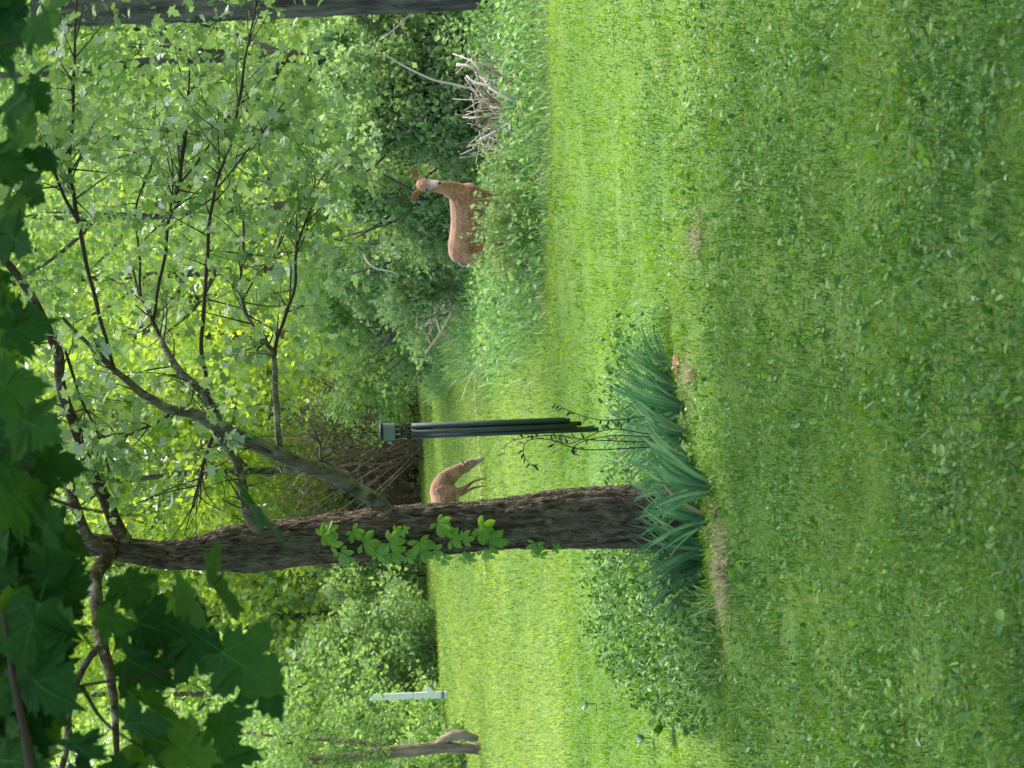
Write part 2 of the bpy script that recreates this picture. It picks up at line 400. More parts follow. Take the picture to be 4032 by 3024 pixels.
keep = (X > right_edge(Y)+R.normal(.1, .2, n)) & ~((X > 2.65) & (X < 3.75) & (Y > 22.9) & (R.rand(n) < .8)); X, Y = X[keep], Y[keep]; n = len(X)
me = scatter('verge_weeds', LEAF4, gpts(X, Y, 0)+np.stack([0*X, 0*X, R.uniform(.08, .36, n)], 1), frames(n, .6), R.uniform(.035, .10, n), R.beta(.9, .9, n))
tag(link('verge_weeds', me, M_TALL), 'broad leaved weeds growing among the tall grass of the verge', 'weeds', kind='stuff')

# ---------------------------------------------------------------- woods: trees and shrubs behind
def lobes_leaves(lobes, n, size, shell=.55, up=.35, tbase=.5):
    """leaf positions round ellipsoid lobes [(cx,cy,cz,rx,ry,rz)], clumped"""
    lb = np.array(lobes, float); vol = (lb[:, 3]*lb[:, 5]); vol /= vol.sum()
    k = R.choice(len(lb), n, p=vol)
    ncl = max(8, n//40)
    cl = R.normal(size=(ncl, 3)); cl /= np.linalg.norm(cl, axis=1)[:, None]
    cr = R.uniform(shell, 1.05, ncl); clk = R.choice(len(lb), ncl, p=vol)
    ci = R.randint(0, ncl, n)
    c = lb[clk[ci]]
    P = c[:, :3] + cl[ci]*cr[ci][:, None]*c[:, 3:] + R.normal(0, 1, (n, 3))*np.array([.26, .26, .20])*np.clip(c[:, 3:].mean(1)[:, None]*.8, .3, 1.1)
    t = np.clip(.3+.5*R.uniform(0, 1, ncl)[ci]+R.normal(0, .15, n)+tbase-.5, 0, 1)
    sz = R.uniform(.65, 1.3, n)*size
    return P, frames(n, up), sz, t
def wood_plant(name, label, cat, base, height, width, n, leaf, material, group, trunk_r=.12, bark=None, low=.12, lean=0, tb=.5, nl=7):
    base = np.array([base[0], base[1], 0.0])
    e = empty(name, base, label, cat, group)
    lob = []
    for i in range(nl):
        hz = low+(1-low)*(i+.5)/nl
        wv = width*(.55+.45*math.sin(math.pi*min(1, hz+.15)))*.5
        lob.append((R.uniform(-.35, .35)*width+lean*hz, R.uniform(-.3, .3)*width, hz*height, wv*R.uniform(.6, 1), wv*R.uniform(.6, 1), height/nl*R.uniform(.8, 1.3)))
    P, M, sz, t = lobes_leaves(lob, n, leaf, tbase=tb)
    P[:, 2] = np.maximum(P[:, 2], .03)
    o = link('crown', scatter('crown', LEAF4, P, M, sz, t), material, e)
    parts = []
    nst = 1 if height > 5 else 4
    for s in range(nst):
        off = R.normal(0, .12 if nst > 1 else 0, 2)
        pts = [(off[0], off[1], -.05)]
        for h in (.25, .5, .75, .95): pts.append((off[0]*(1+3*h)+R.normal(0, .04*width)*h+lean*h, off[1]*(1+3*h)+R.normal(0, .04*width)*h, h*height*(.9 if nst == 1 else .8)))
        sp = smoothpath(pts, 4); parts.append(tube(sp, np.linspace(trunk_r, trunk_r*.2, len(sp))/(1 if nst == 1 else 2), 8))
        for b in range(5 if nst == 1 else 1):
            i0 = R.randint(len(sp)//4, len(sp)-3); d = np.array([R.normal(), R.normal()*.6, .6]); d /= np.linalg.norm(d)
            bl = width*.5*R.uniform(.5, 1); bp = smoothpath([sp[i0], sp[i0]+d*bl*.5+[0, 0, .05], sp[i0]+d*bl+[0, 0, .3*bl]], 4)
            parts.append(tube(bp, np.linspace(trunk_r*.45, .01, len(bp)), 6))
    link('trunk', tubemesh('trunk', parts), bark or M_BARKG, e)
    return e

TG = 'trees of the wood behind the lawn'
SG = 'shrubs along the edge of the wood'
def gx_at(y, Y): return at(1327, y, Y)[0]
trees = [  # photo y, distance, height, width, n, material, label
 (3300, 46, 12, 6.0, 4200, M_BGM, 'leafy green tree beyond the weathered split trunk, mostly cut off by the photo edge'),
 (2960, 52, 12, 6.0, 5200, M_BGM, 'leafy mid green tree rising behind the forked weathered trunk'),
 (2700, 58, 13, 5.5, 5200, M_BGY, 'bright green tree rising behind the white post'),
 (2420, 62, 13, 5.5, 5200, M_BGM, 'green tree of the wood beyond the lawn, between white post and big trunk'),
 (2120, 64, 14, 6.0, 4200, M_BGY, 'yellow green tree of the wood hidden mostly by the big trunk'),
 (1860, 60, 14, 5.0, 5600, M_BGY, 'yellow green tree of the wood directly above the feeding deer'),
 (1600, 62, 14, 5.5, 6000, M_BGY, 'bright yellow green tree of the wood above the wind chime'),
 (1330, 55, 13, 5.5, 6000, M_BGY, 'bright sunlit tree of the wood between the wind chime and the standing deer'),
 (1060, 46, 12, 5.0, 6000, M_BGY, 'sunlit light green tree behind the rump of the standing deer'),
 (800, 42, 11, 4.5, 6500, M_BGM, 'mid green tree rising straight behind the standing deer'),
 (520, 38, 11, 4.5, 6500, M_BGM, 'mid green tree rising behind the heap of cut branches'),
 (230, 34, 10, 4.5, 6500, M_BGM, 'green tree of the wood between the thick grey trunk and the branch heap'),
 (-60, 36, 11, 4.5, 4500, M_BGD, 'darker green tree of the wood hidden behind the thick grey trunk'),
]
for y, Y, h, wd, n, mt, lb in trees:
    wood_plant('wood_tree', lb, 'tree', (gx_at(y, Y), Y), h, wd, n, .19*Y/55+.03, mt, TG, trunk_r=.14, low=.1)
# a deeper, taller row closes the view
for k, (y, Y, lb) in enumerate([(3350, 72, 'tall tree in the deepest row of the wood, beyond the weathered split trunk'), (2750, 76, 'tall tree in the deepest row of the wood, behind the white post'), (3000, 66, 'broad tree in the deepest row, between white post and weathered split trunk'), (2480, 82, 'farthest tree of the wood, between big trunk and white post'), (1430, 80, 'farthest tree of the wood, between wind chime and standing deer'), (330, 66, 'broad tree in the deepest row, between branch heap and grey trunk'),
      (2200, 78, 'tall tree in the deepest row of the wood, behind the big trunk'), (1700, 74, 'tall tree in the deepest row of the wood, above the wind chime'),
      (1150, 70, 'tall tree in the deepest row of the wood, between wind chime and standing deer'), (600, 62, 'tall tree in the deepest row of the wood, behind the heap of branches'),
      (50, 58, 'tall tree in the deepest row of the wood, behind the grey trunk')]):
    wood_plant('wood_tree', lb, 'tree', (gx_at(y, Y), Y), 16, 8.5, 14000, .27, M_BGM if k % 2 else M_BGY, TG, trunk_r=.22, low=.05, nl=8)
shrubs = [ # photo x of foot, photo y, height, width, n, material, label
 (1835, 3110, 2.4, 2.4, 3600, M_BGM, 'leafy shrub round the foot of the forked weathered trunk'),
 (1762, 2850, 2.3, 1.9, 3600, M_BGM, 'light green shrub between the weathered split trunk and the white post'),
 (1712, 2730, 2.8, 2.2, 3800, M_BGM, 'leafy shrub that half covers the white post'),
 (1715, 2560, 2.6, 2.4, 3800, M_BGD, 'shrub with a dark hollow beside the white post, on the side of the big trunk'),
 (1700, 2400, 3.0, 2.6, 4200, M_BGM, 'green shrub midway between white post and the big trunk'),
 (1672, 2260, 3.0, 2.6, 3600, M_BGM, 'green shrub whose outline meets the big trunk, on the side of the white post'),
 (1640, 2080, 2.6, 2.8, 2400, M_BGD, 'dark shrub hidden mostly behind the big trunk'),
 (1634, 1900, 2.6, 2.6, 3800, M_BGD, 'dark shrub at the lawn end above the feeding deer'),
 (1630, 1740, 2.8, 2.6, 3800, M_BGD, 'dark shrub at the lawn end behind the top of the wind chime'),
 (1640, 1590, 3.0, 2.4, 3800, M_BGM, 'pale leaved shrub at the lawn end, on the deer side of the wind chime'),
 (1690, 1450, 2.8, 2.2, 4200, M_BGM, 'green shrub at the corner where far lawn and tall verge meet'),
 (1760, 1310, 2.4, 2.0, 4200, M_BGM, 'grey green shrub between the far lawn corner and the dead leaved sapling'),
 (1810, 1180, 2.2, 1.7, 4200, M_BGD, 'dark shrub just behind the dead leaved sapling'),
 (1880, 1010, 2.1, 1.5, 4600, M_BGD, 'shadowy shrub behind the rump of the standing deer'),
 (1915, 850, 2.1, 1.5, 4600, M_BGD, 'dark shrub behind the back of the standing deer'),
 (1925, 690, 2.3, 1.5, 5000, M_BGD, 'dark shrub between the head of the standing deer and the branch heap'),
 (1935, 530, 2.2, 1.5, 5000, M_BGD, 'shrub behind the end of the branch heap nearest the standing deer'),
 (1945, 370, 2.1, 1.5, 4600, M_BGD, 'dark shrub behind the middle of the heap of branches'),
 (1930, 235, 2.2, 1.3, 4600, M_BGD, 'dark shrub between heap of branches and the grey trunk'),
 (1925, 60, 2.0, 1.2, 3000, M_BGD, 'shrub at the foot of the thick grey trunk'),
]
for x, y, h, wd, n, mt, lb in shrubs:
    b = gnd(x, y); wood_plant('shrub', lb, 'shrub', b, h, wd, n, .045+.0016*b[1], mt, SG, trunk_r=.05, low=.04, nl=5)

# leafless brown thicket behind the trunk
M_TAN = leafmat('tan_leaf', (.34, .27, .13), (.58, .50, .28), trans=.2, rough=.8)
def thicket(name, label, base, h, wd, nst, material, lm=None):
    e = empty(name, base, label, 'bush')
    parts = []
    for i in range(nst):
        a = R.uniform(0, 6.28); q = np.array([math.cos(a)*.3, math.sin(a)*.3, 0.0])
        pts = [q]
        d = np.array([R.normal(0, .35), R.normal(0, .3), 1.0])
        for s in range(5):
            d = d+np.array([R.normal(0, .3), R.normal(0, .3), R.normal(0, .15)]); pts.append(pts[-1]+d/np.linalg.norm(d)*h/4.5)
        sp = smoothpath(pts, 3); parts.append(tube(sp, np.linspace(.028, .008, len(sp)), 4, cap=False))
        for b in range(7):
            i0 = R.randint(2, len(sp)-1); d2 = R.normal(size=3)*np.array([1, .7, .6])+[0, 0, .3]; d2 /= np.linalg.norm(d2); L = R.uniform(.3, .9)
            bp = smoothpath([sp[i0], sp[i0]+d2*L*.5, sp[i0]+d2*L+np.array([0, 0, R.normal(0, .1)])], 3)
            parts.append(tube(bp, np.linspace(.013, .005, len(bp)), 3, cap=False))
    V, F, T = join(parts)
    o = link('branches', npmesh('branches', V, [F]), material, e); o['kind'] = 'stuff'
    n = 900; P = np.stack([R.normal(0, wd*.35, n), R.normal(0, wd*.25, n), R.uniform(.1, h*.95, n)], 1)
    o = link('foliage', scatter('foliage', LEAF4, P, frames(n, .2), R.uniform(.05, .1, n), R.uniform(0, 1, n)), lm or M_DRYLEAF, e); o['kind'] = 'stuff'
thicket('dead_bush', 'brown leafless thicket between the wind chime and the big trunk', gnd(1650, 1960), 4.0, 3.0, 40, M_STICKD)
thicket('dead_bush', 'brown leafless thicket behind the top of the wind chime', gnd(1655, 1760), 4.2, 2.6, 34, M_STICKD)
b = gnd(1850, 1095)
thicket('dead_sapling', 'small dead sapling with dry tan leaves beside the rump of the deer', b, 1.1, .7, 12, M_STICK, M_TAN)

# ---------------------------------------------------------------- grey trunk at the right edge
YT = 25.6
p = [at(x, y, YT) for x, y in [(2075, -110), (2000, -80), (1800, -55), (1400, -36), (900, -12), (340, 8), (-300, 30)]]
p[0][2] = -.05
sp = smoothpath(p, 14)
rr = np.interp(np.linspace(0, 1, len(sp)), [0, .08, .2, 1], [.42, .33, .30, .28])
e = empty('maple_tree', (p[0][0], YT, 0), 'thick grey barked tree cut off by the edge of the photo behind the branch heap', 'tree')
V, F, T = tube(sp, rr, 28, jag=.03); V = V-np.array([p[0][0], YT, 0])
link('trunk', npmesh('trunk', V, [F, T], None, True), M_BARKG, e)
lob = [(R.uniform(-1.5, 2.5), R.uniform(-2, 2), R.uniform(5.5, 10), 1.5, 1.5, 1.2) for _ in range(8)]
P, Mm, sz, t = lobes_leaves(lob, 3500, .14)
link('crown', scatter('crown', LEAF4, P, Mm, sz, t), M_BGM, e)
# vine climbing it
n = 500
hh = R.uniform(2.2, 7.5, n); th = R.uniform(-3.14, 3.14, n)
cx = np.interp(hh, sp[:, 2], sp[:, 0]); 
P = np.stack([cx+np.cos(th)*.33, YT+np.sin(th)*.33, hh], 1)
v = link('climbing_vine', scatter('climbing_vine', LEAF, P, frames(n, .2), R.uniform(.07, .15, n), R.uniform(0, 1, n)), M_BGM)
tag(v, 'leafy vine climbing the grey trunk cut off by the photo edge', 'vine', kind='stuff')

# ---------------------------------------------------------------- forked weathered trunk at the left
def rel(e, V): return np.asarray(V)-np.array(e.location)
b = gnd(1885, 2925); YL = b[1]
e = empty('old_tree', b, 'weathered pinkish grey tree trunk with a split foot beyond the white post', 'tree')
def ltube(pts, rs, sides=12):
    P = smoothpath([at(x, y, YL+dy) for x, y, dy in pts], 6)
    return tube(P, np.interp(np.linspace(0, 1, len(P)), np.linspace(0, 1, len(rs)), rs), sides, jag=.05)
prt = [ltube([(1884, 2908, -.1), (1862, 2905, -.1), (1815, 2893, -.1), (1760, 2905, -.05), (1720, 2935, 0)], [.05, .075, .085, .08, .07]),
       ltube([(1900, 2952, 0), (1880, 2950, .0), (1820, 2945, 0), (1740, 2942, 0), (1640, 2952, 0), (1540, 2962, 0), (1440, 2972, 0), (1340, 2985, .1), (1210, 2997, .2)], [.07, .095, .085, .10, .11, .115, .10, .09, .08]),
       ltube([(1540, 2945, .15), (1480, 2930, .2), (1390, 2918, .3), (1200, 2905, .4), (900, 2880, .5)], [.07, .06, .05, .04, .03])]
for i, q in enumerate(prt): 
    link('trunk' if i == 1 else 'branch', npmesh('limb', rel(e, q[0]), [q[1], q[2]], None, True), M_LOG, e)
lob = [(R.uniform(-1.2, 1.2), R.uniform(-.6, 1), R.uniform(2.2, 5), .9, .9, .8) for _ in range(8)]
P, Mm, sz, t = lobes_leaves(lob, 3200, .09)
link('crown', scatter('crown', LEAF4, P, Mm, sz, t), M_BGM, e)
n = 1500                                   # leaves of the shrubs hanging over it
P = np.stack([R.normal(0, .8, n), R.uniform(-.35, -.1, n), R.uniform(1.55, 2.6, n)], 1)
link('foliage', scatter('foliage', LEAF4, P, frames(n, .3), R.uniform(.05, .1, n), R.uniform(0, 1, n)), M_BGM, e)['kind'] = 'stuff'

# ---------------------------------------------------------------- white post
WH = plain('white_paint', (.86, .85, .81), .35, nscale=6, nvar=.08); GR = plain('grey_collar', (.22, .24, .27), .5)
b = gnd(1772, 2737); YP = b[1]
e = empty('white_post', b, 'white post with a small triangular fin at the edge of the wood', 'post')
def boxmesh(name, x0, x1, y0, y1, z0, z1, bev=.01):
    import bmesh
    bm = bmesh.new(); bmesh.ops.create_cube(bm, size=1)
    for v in bm.verts: v.co = Vector(((x0+x1)/2+v.co.x*(x1-x0), (y0+y1)/2+v.co.y*(y1-y0), (z0+z1)/2+v.co.z*(z1-z0)))
    bmesh.ops.bevel(bm, geom=bm.edges[:], offset=bev, segments=2, affect='EDGES')
    me = bpy.data.meshes.new(name); bm.to_mesh(me); bm.free(); return me
def P_(x, y): return rel(e, at(x, y, YP))
sc = FPX/YP
def seg(name, xa, xb, half, material, ym=2740):
    a, bb = P_(xa, ym), P_(xb, ym)
    z0, z1 = min(a[2], bb[2]), max(a[2], bb[2])
    xm = (a[0]+bb[0])/2
    return link(name, boxmesh(name, xm-half, xm+half, -half*.8, half*.8, z0, z1, .012), material, e)
seg('foot', 1750, 1775, 15/sc, WH, 2735); seg('collar', 1738, 1750, 13/sc, GR, 2736)
seg('lower_panel', 1630, 1738, 13.5/sc, WH, 2738); seg('upper_panel', 1455, 1628, 12/sc, WH, 2743)
import bmesh
fa = [P_(1677, 2724), P_(1677, 2694), P_(1712, 2724)]
bm = bmesh.new()
vs = [bm.verts.new((q[0], dy, q[2])) for dy in (-.02, .02) for q in fa]
bm.faces.new(vs[:3]); bm.faces.new(vs[3:][::-1])
for i in range(3): bm.faces.new((vs[i], vs[3+i], vs[3+(i+1) % 3], vs[(i+1) % 3]))
bmesh.ops.recalc_face_normals(bm, faces=bm.faces[:]); me = bpy.data.meshes.new('fin'); bm.to_mesh(me); bm.free(); link('fin', me, WH, e)

# ---------------------------------------------------------------- heap of cut branches
b = gnd(2045, 400); YB = b[1]
e = empty('brush_pile', b, 'heap of cut pale branches and brown twigs at the foot of the wood', 'branches')
def stick(pts, r0, r1, material):
    P = smoothpath([at(x, y, YB-.55+dy) for x, y, dy in pts], 6)
    V, F, T = tube(P, np.linspace(r0, r1, len(P)), 7, jag=.06)
    link('stick', npmesh('stick', rel(e, V), [F, T], None, True), material, e)
stick([(1838, 300, .1), (1870, 325, 0), (1930, 340, -.1), (1990, 368, -.15), (2045, 390, -.2)], .014, .022, M_STICK)
stick([(1925, 345, -.1), (1975, 375, -.2), (2020, 398, -.25), (2055, 400, -.3)], .012, .018, M_STICK)
stick([(1800, 255, .2), (1850, 262, .1), (1905, 300, .1), (1960, 330, 0)], .02, .012, M_STICK)
stick([(1890, 550, .0), (1950, 520, -.1), (2000, 490, -.1), (2050, 445, -.15)], .015, .02, M_STICK)
stick([(1900, 260, .1), (1960, 285, 0), (2020, 330, -.1)], .025, .03, M_STICKD)
stick([(1880, 330, .1), (1950, 400, 0), (2000, 430, -.1), (2060, 420, -.1)], .012, .014, M_STICKD)
stick([(1930, 420, .1), (1960, 425, 0), (2055, 423, -.1)], .014, .015, M_STICK)
for k in range(170):
    x0, y0 = R.uniform(1860, 2070), R.uniform(215, 600); a = R.normal(0, .6)+(.5 if y0 < 400 else -.5); L = R.uniform(60, 190)
    stick([(x0-L*.5*math.cos(a), y0-L*.5*math.sin(a), R.uniform(-.1, .5)), (x0, y0+R.normal(0, 6), R.uniform(-.1, .4)), (min(2065, x0+L*.5*math.cos(a)), y0+L*.5*math.sin(a), R.uniform(-.1, .4))],
          R.uniform(.003, .007), R.uniform(.002, .005), M_STICK if R.rand() < .7 else M_STICKD)
# pale bare stems standing in the shade of the wood
def stem(pts, Y, r0, r1, label):
    P = smoothpath([at(x, y, Y) for x, y in pts], 6)
    V, F, T = tube(P, np.linspace(r0, r1, len(P)), 6, jag=.05)
    o = link('bare_stem', npmesh('bare_stem', V-P[0], [F, T], None, True), M_STICK, None, P[0]); tag(o, label, 'stem', 'bare stems leaning at the edge of the wood')
stem([(1905, 365), (1800, 335), (1710, 315), (1620, 275), (1540, 230), (1508, 208)], 24.6, .016, .007, 'thin pale bare stem arching over the heap of cut branches')
stem([(1620, 52), (1590, 80), (1550, 118), (1508, 150)], 25.6, .014, .006, 'short pale bare stem leaning against the grey trunk')
stem([(1560, 1078), (1540, 1069), (1480, 1057), (1448, 1030), (1434, 1004)], 25.9, .006, .014, 'whitish curved bare stem above the dead leaved sapling')
stem([(2140, 1268), (2130, 1250), (2150, 1230), (2172, 1225), (2176, 1310)], 21.6, .006, .010, 'whitish bent stem lying at the corner of the tall grass')
stem([(1920, 1385), (1880, 1440), (1845, 1500), (1815, 1580)], 24.5, .004, .004, 'long thin grass stalk leaning over the far lawn')

# ---------------------------------------------------------------- deer
def deer(name, label, headlook, neck, headpos, legs, fur=None):
    """local frame: +x forward, +y left, z up; feet at z=0"""
    import bmesh
    parts = []
    def ell(pts):        # (x,y,z, ry, rz)
        q = smoothpath(pts, 5); P = q[:, :3]
        T = np.gradient(P, axis=0); T /= np.linalg.norm(T, axis=1)[:, None]
        A = np.cross(T, [0, 0, 1.0]); bad = np.linalg.norm(A, axis=1) < .2; A[bad] = [0, 1, 0]; A /= np.linalg.norm(A, axis=1)[:, None]
        A[A[:, 1] < 0] *= -1
        B = np.cross(A, T); th = np.linspace(0, 2*np.pi, 16, endpoint=False)
        V = P[:, None]+np.cos(th)[None, :, None]*A[:, None]*q[:, 3][:, None, None]+np.sin(th)[None, :, None]*B[:, None]*q[:, 4][:, None, None]
        n = len(P); V = V.reshape(-1, 3)
        i = np.arange(n-1)[:, None]*16; j = np.arange(16)[None]; jn = (j+1) % 16
        F = np.stack([i+j, i+jn, i+16+jn, i+16+j], 2).reshape(-1, 4)
        V = np.vstack([V, P[0]-T[0]*.3*q[0, 3], P[-1]+T[-1]*.3*q[-1, 3]]); a, bq = len(V)-2, len(V)-1; jj = np.arange(16)
        tr = np.concatenate([np.stack([np.full(16, a), (jj+1) % 16, jj], 1), np.stack([np.full(16, bq), (n-1)*16+jj, (n-1)*16+(jj+1) % 16], 1)])
        parts.append((V, F, tr))
    # trunk: rump .. chest
    ell([(-.56, 0, .74, .06, .09), (-.50, 0, .75, .115, .14), (-.38, 0, .745, .145, .165), (-.2, 0, .715, .155, .175), (0, 0, .69, .16, .19), (.2, 0, .69, .15, .20), (.34, 0, .71, .13, .185), (.44, 0, .73, .08, .12)])
    ell(neck)
    # haunches and shoulders
    for s in (-1, 1):
        ell([(-.40, s*.09, .80, .05, .09), (-.40, s*.105, .68, .07, .13), (-.36, s*.10, .56, .055, .10), (-.32, s*.09, .48, .035, .05)])
        ell([(.27, s*.09, .80, .04, .07), (.31, s*.10, .68, .055, .085), (.30, s*.095, .56, .045, .055), (.28, s*.09, .47, .03, .035)])
    for L in legs: ell(L)
    ell([(-.57, 0, .80, .03, .02), (-.63, 0, .74, .035, .02), (-.65, 0, .64, .025, .015), (-.645, 0, .58, .01, .01)])
    # head in its own frame
    hf = Vector(headlook).normalized(); hl = Vector((0, 0, 1)).cross(hf)
    if hl.length < .1: hl = Vector((0, 1, 0))
    hl.normalize(); hu = hf.cross(hl)
    hp = Vector(headpos)
    def H(a, b_, c): return np.array(hp+(hf*a+hl*b_+hu*c)*1.17)
    def hell(pts):
        q = smoothpath(pts, 5); n = len(q); th = np.linspace(0, 2*np.pi, 14, endpoint=False)
        V = np.array([[H(a, bb+math.cos(t_)*rw, c+math.sin(t_)*rh) for t_ in th] for a, bb, c, rw, rh in q]).reshape(-1, 3)
        i = np.arange(n-1)[:, None]*14; j = np.arange(14)[None]; jn = (j+1) % 14
        F = np.stack([i+j, i+jn, i+14+jn, i+14+j], 2).reshape(-1, 4); V = np.vstack([V, H(*q[0, :3]), H(*q[-1, :3])])
        a, bq = len(V)-2, len(V)-1; jj = np.arange(14)
        tr = np.concatenate([np.stack([np.full(14, a), (jj+1) % 14, jj], 1), np.stack([np.full(14, bq), (n-1)*14+jj, (n-1)*14+(jj+1) % 14], 1)])
        parts.append((V, F, tr))
    hell([(-.085, 0, -.01, .03, .035), (-.06, 0, 0, .055, .06), (0, 0, .012, .066, .066), (.05, 0, .008, .06, .058), (.10, 0, -.008, .043, .044), (.15, 0, -.02, .033, .034), (.19, 0, -.027, .030, .029), (.212, 0, -.03, .018, .018)])
    for s in (-1, 1):     # brow and ears
        base = np.array([-.04, s*.045, .045]); tip = np.array([-.06, s*.165, .115])
        ax = (tip-base)/np.linalg.norm(tip-base); wv = np.cross(ax, [1, 0, 0]); wv /= np.linalg.norm(wv)
        V, F = [], []
        st = [(0, .016), (.2, .034), (.45, .044), (.7, .038), (.9, .020), (1, .004)]
        for t_, r in st:
            c = base+(tip-base)*t_
            for a in np.linspace(0, 2*np.pi, 10, endpoint=False):
                q = c+wv*math.cos(a)*r+np.array([1, 0, 0])*math.sin(a)*max(.008, r*.3)-np.array([.012, 0, 0])*(1-abs(math.cos(a)))*0
                V.append(H(*q))
        for i in range(len(st)-1):
            for j in range(10): F.append((i*10+j, i*10+(j+1) % 10, (i+1)*10+(j+1) % 10, (i+1)*10+j))
        F = np.array(F); T = np.array([(0, j+1, j) for j in range(1, 9)]+[(50, 50+j, 50+j+1) for j in range(1, 9)])
        parts.append((np.array(V), F, T))
    V, F, T = join(parts)
    me = npmesh('deer_body', V, [F, T]); o = link('body', me)
    md = o.modifiers.new('r', 'REMESH'); md.mode = 'VOXEL'; md.voxel_size = .0085
    ms = o.modifiers.new('s', 'SMOOTH'); ms.iterations = 7; ms.factor = .5
    dg = bpy.context.evaluated_depsgraph_get(); me2 = bpy.data.meshes.new_from_object(o.evaluated_get(dg)); o.modifiers.clear(); o.data = me2
    me2.materials.clear(); me2.materials.append(fur or M_FUR)
    me2.polygons.foreach_set('use_smooth', np.ones(len(me2.polygons), bool))
    co = np.empty(len(me2.vertices)*3, np.float32); me2.vertices.foreach_get('co', co); co = co.reshape(-1, 3)
    # markings: r = white, g = dark
    d = co-np.array(hp); a = d@np.array(hf)/1.17; bb = d@np.array(hl)/1.17; c = d@np.array(hu)/1.17
    near = (np.abs(a) < .3) & (np.abs(bb) < .2) & (np.abs(c) < .2)
    wht = np.zeros(len(co)); drk = np.zeros(len(co))
    wht += near*np.clip((a-.06)/.07, 0, 1)*np.clip((.23-a)/.03, 0, 1)*np.clip((c+.075)/.02, 0, 1)*.5
    wht += near*np.clip((-c-.03)/.02, 0, 1)*np.clip((a-.05)/.05, 0, 1)*np.clip((.08+c)/.03, 0, 1)*.3
    for s in (-1, 1):
        r2 = np.sqrt((a-.055)**2+(bb-s*.055)**2+(c-.02)**2); wht += near*np.clip((.034-r2)/.012, 0, 1)*.55
        er = near*(s*bb > .08)*np.clip((c-.03)/.03, 0, 1); drk += er*.30
    wht += (co[:, 2] < .58)*(co[:, 2] > .46)*(np.abs(co[:, 0]) < .3)*(np.abs(co[:, 1]) < .09)*.6
    wht += np.clip((-co[:, 0]-.545)/.03, 0, 1)*(co[:, 2] < .80)*(co[:, 2] > .55)*.7
    drk += np.clip((.05-co[:, 2])/.02, 0, 1)
    drk += near*np.clip((a-.03)/.05, 0, 1)*np.clip((c-.01)/.02, 0, 1)*np.clip((.13-a)/.03, 0, 1)*.25
    at_ = me2.color_attributes.new('tint', 'FLOAT_COLOR', 'POINT')
    at_.data.foreach_set('color', np.stack([np.clip(wht, 0, 1), np.clip(drk, 0, 1), 0*wht, 0*wht+1], 1).astype(np.float32).ravel())
    root = empty(name, (0, 0, 0), label, 'deer'); o.parent = root
    def ball(nm, c_, r, sc_=(1, 1, 1)):
        bm = bmesh.new(); bmesh.ops.create_uvsphere(bm, u_segments=12, v_segments=8, radius=r)
        for v in bm.verts: v.co = Vector((v.co.x*sc_[0], v.co.y*sc_[1], v.co.z*sc_[2]))
        m_ = bpy.data.meshes.new(nm); bm.to_mesh(m_); bm.free(); m_.polygons.foreach_set('use_smooth', np.ones(len(m_.polygons), bool))
        link(nm, m_, M_EYE, root, c_)
    for s in (-1, 1): ball('eye', H(.058, s*.054, .022), .0165)
    ball('nose', H(.208, 0, -.022), .0185, (1, 1.15, .9))
    return root
def furmat(c1, c2):
    m, n, l = mat('deer_fur')
    out = n.new('ShaderNodeOutputMaterial'); p = n.new('ShaderNodeBsdfPrincipled'); p.inputs['Roughness'].default_value = .85; p.inputs['Specular IOR Level'].default_value = .15
    p.inputs['Sheen Weight'].default_value = .3; p.inputs['Sheen Roughness'].default_value = .5
    tc = n.new('ShaderNodeTexCoord'); mp = n.new('ShaderNodeMapping'); mp.inputs['Scale'].default_value = (1, 1, .5)
    l.new(tc.outputs['Object'], mp.inputs[0])
    nz = n.new('ShaderNodeTexNoise'); nz.inputs['Scale'].default_value = 60; nz.inputs['Detail'].default_value = 6; l.new(mp.outputs[0], nz.inputs['Vector'])
    n3 = n.new('ShaderNodeTexNoise'); n3.inputs['Scale'].default_value = 7; n3.inputs['Detail'].default_value = 4; l.new(tc.outputs['Object'], n3.inputs['Vector'])
    ad = n.new('ShaderNodeMath'); ad.operation = 'ADD'; l.new(nz.outputs['Fac'], ad.inputs[0]); l.new(n3.outputs['Fac'], ad.inputs[1])
    cr = n.new('ShaderNodeValToRGB'); e = cr.color_ramp.elements; e[0].position = .75; e[0].color = c1; e[1].position = 1.25; e[1].color = c2
    mul = n.new('ShaderNodeMath'); mul.operation = 'MULTIPLY'; mul.inputs[1].default_value = 1; l.new(ad.outputs[0], mul.inputs[0])
    mr = n.new('ShaderNodeMapRange'); mr.inputs['From Min'].default_value = .8; mr.inputs['From Max'].default_value = 1.2; l.new(mul.outputs[0], mr.inputs['Value'])
    e[0].position = 0; e[1].position = 1; l.new(mr.outputs[0], cr.inputs[0])
    a = n.new('ShaderNodeAttribute'); a.attribute_name = 'tint'; sp_ = n.new('ShaderNodeSeparateColor'); l.new(a.outputs['Color'], sp_.inputs[0])
    m1 = n.new('ShaderNodeMix'); m1.data_type = 'RGBA'; l.new(sp_.outputs[0], m1.inputs['Factor']); l.new(cr.outputs[0], m1.inputs['A']); m1.inputs['B'].default_value = (.52, .46, .43, 1)
    m2 = n.new('ShaderNodeMix'); m2.data_type = 'RGBA'; l.new(sp_.outputs[1], m2.inputs['Factor']); l.new(m1.outputs['Result'], m2.inputs['A']); m2.inputs['B'].default_value = (.035, .02, .015, 1)
    l.new(m2.outputs['Result'], p.inputs['Base Color'])
    b = n.new('ShaderNodeBump'); b.inputs['Strength'].default_value = .5; b.inputs['Distance'].default_value = .01; l.new(nz.outputs['Fac'], b.inputs['Height']); l.new(b.outputs[0], p.inputs['Normal'])
    l.new(p.outputs[0], out.inputs[0]); return m
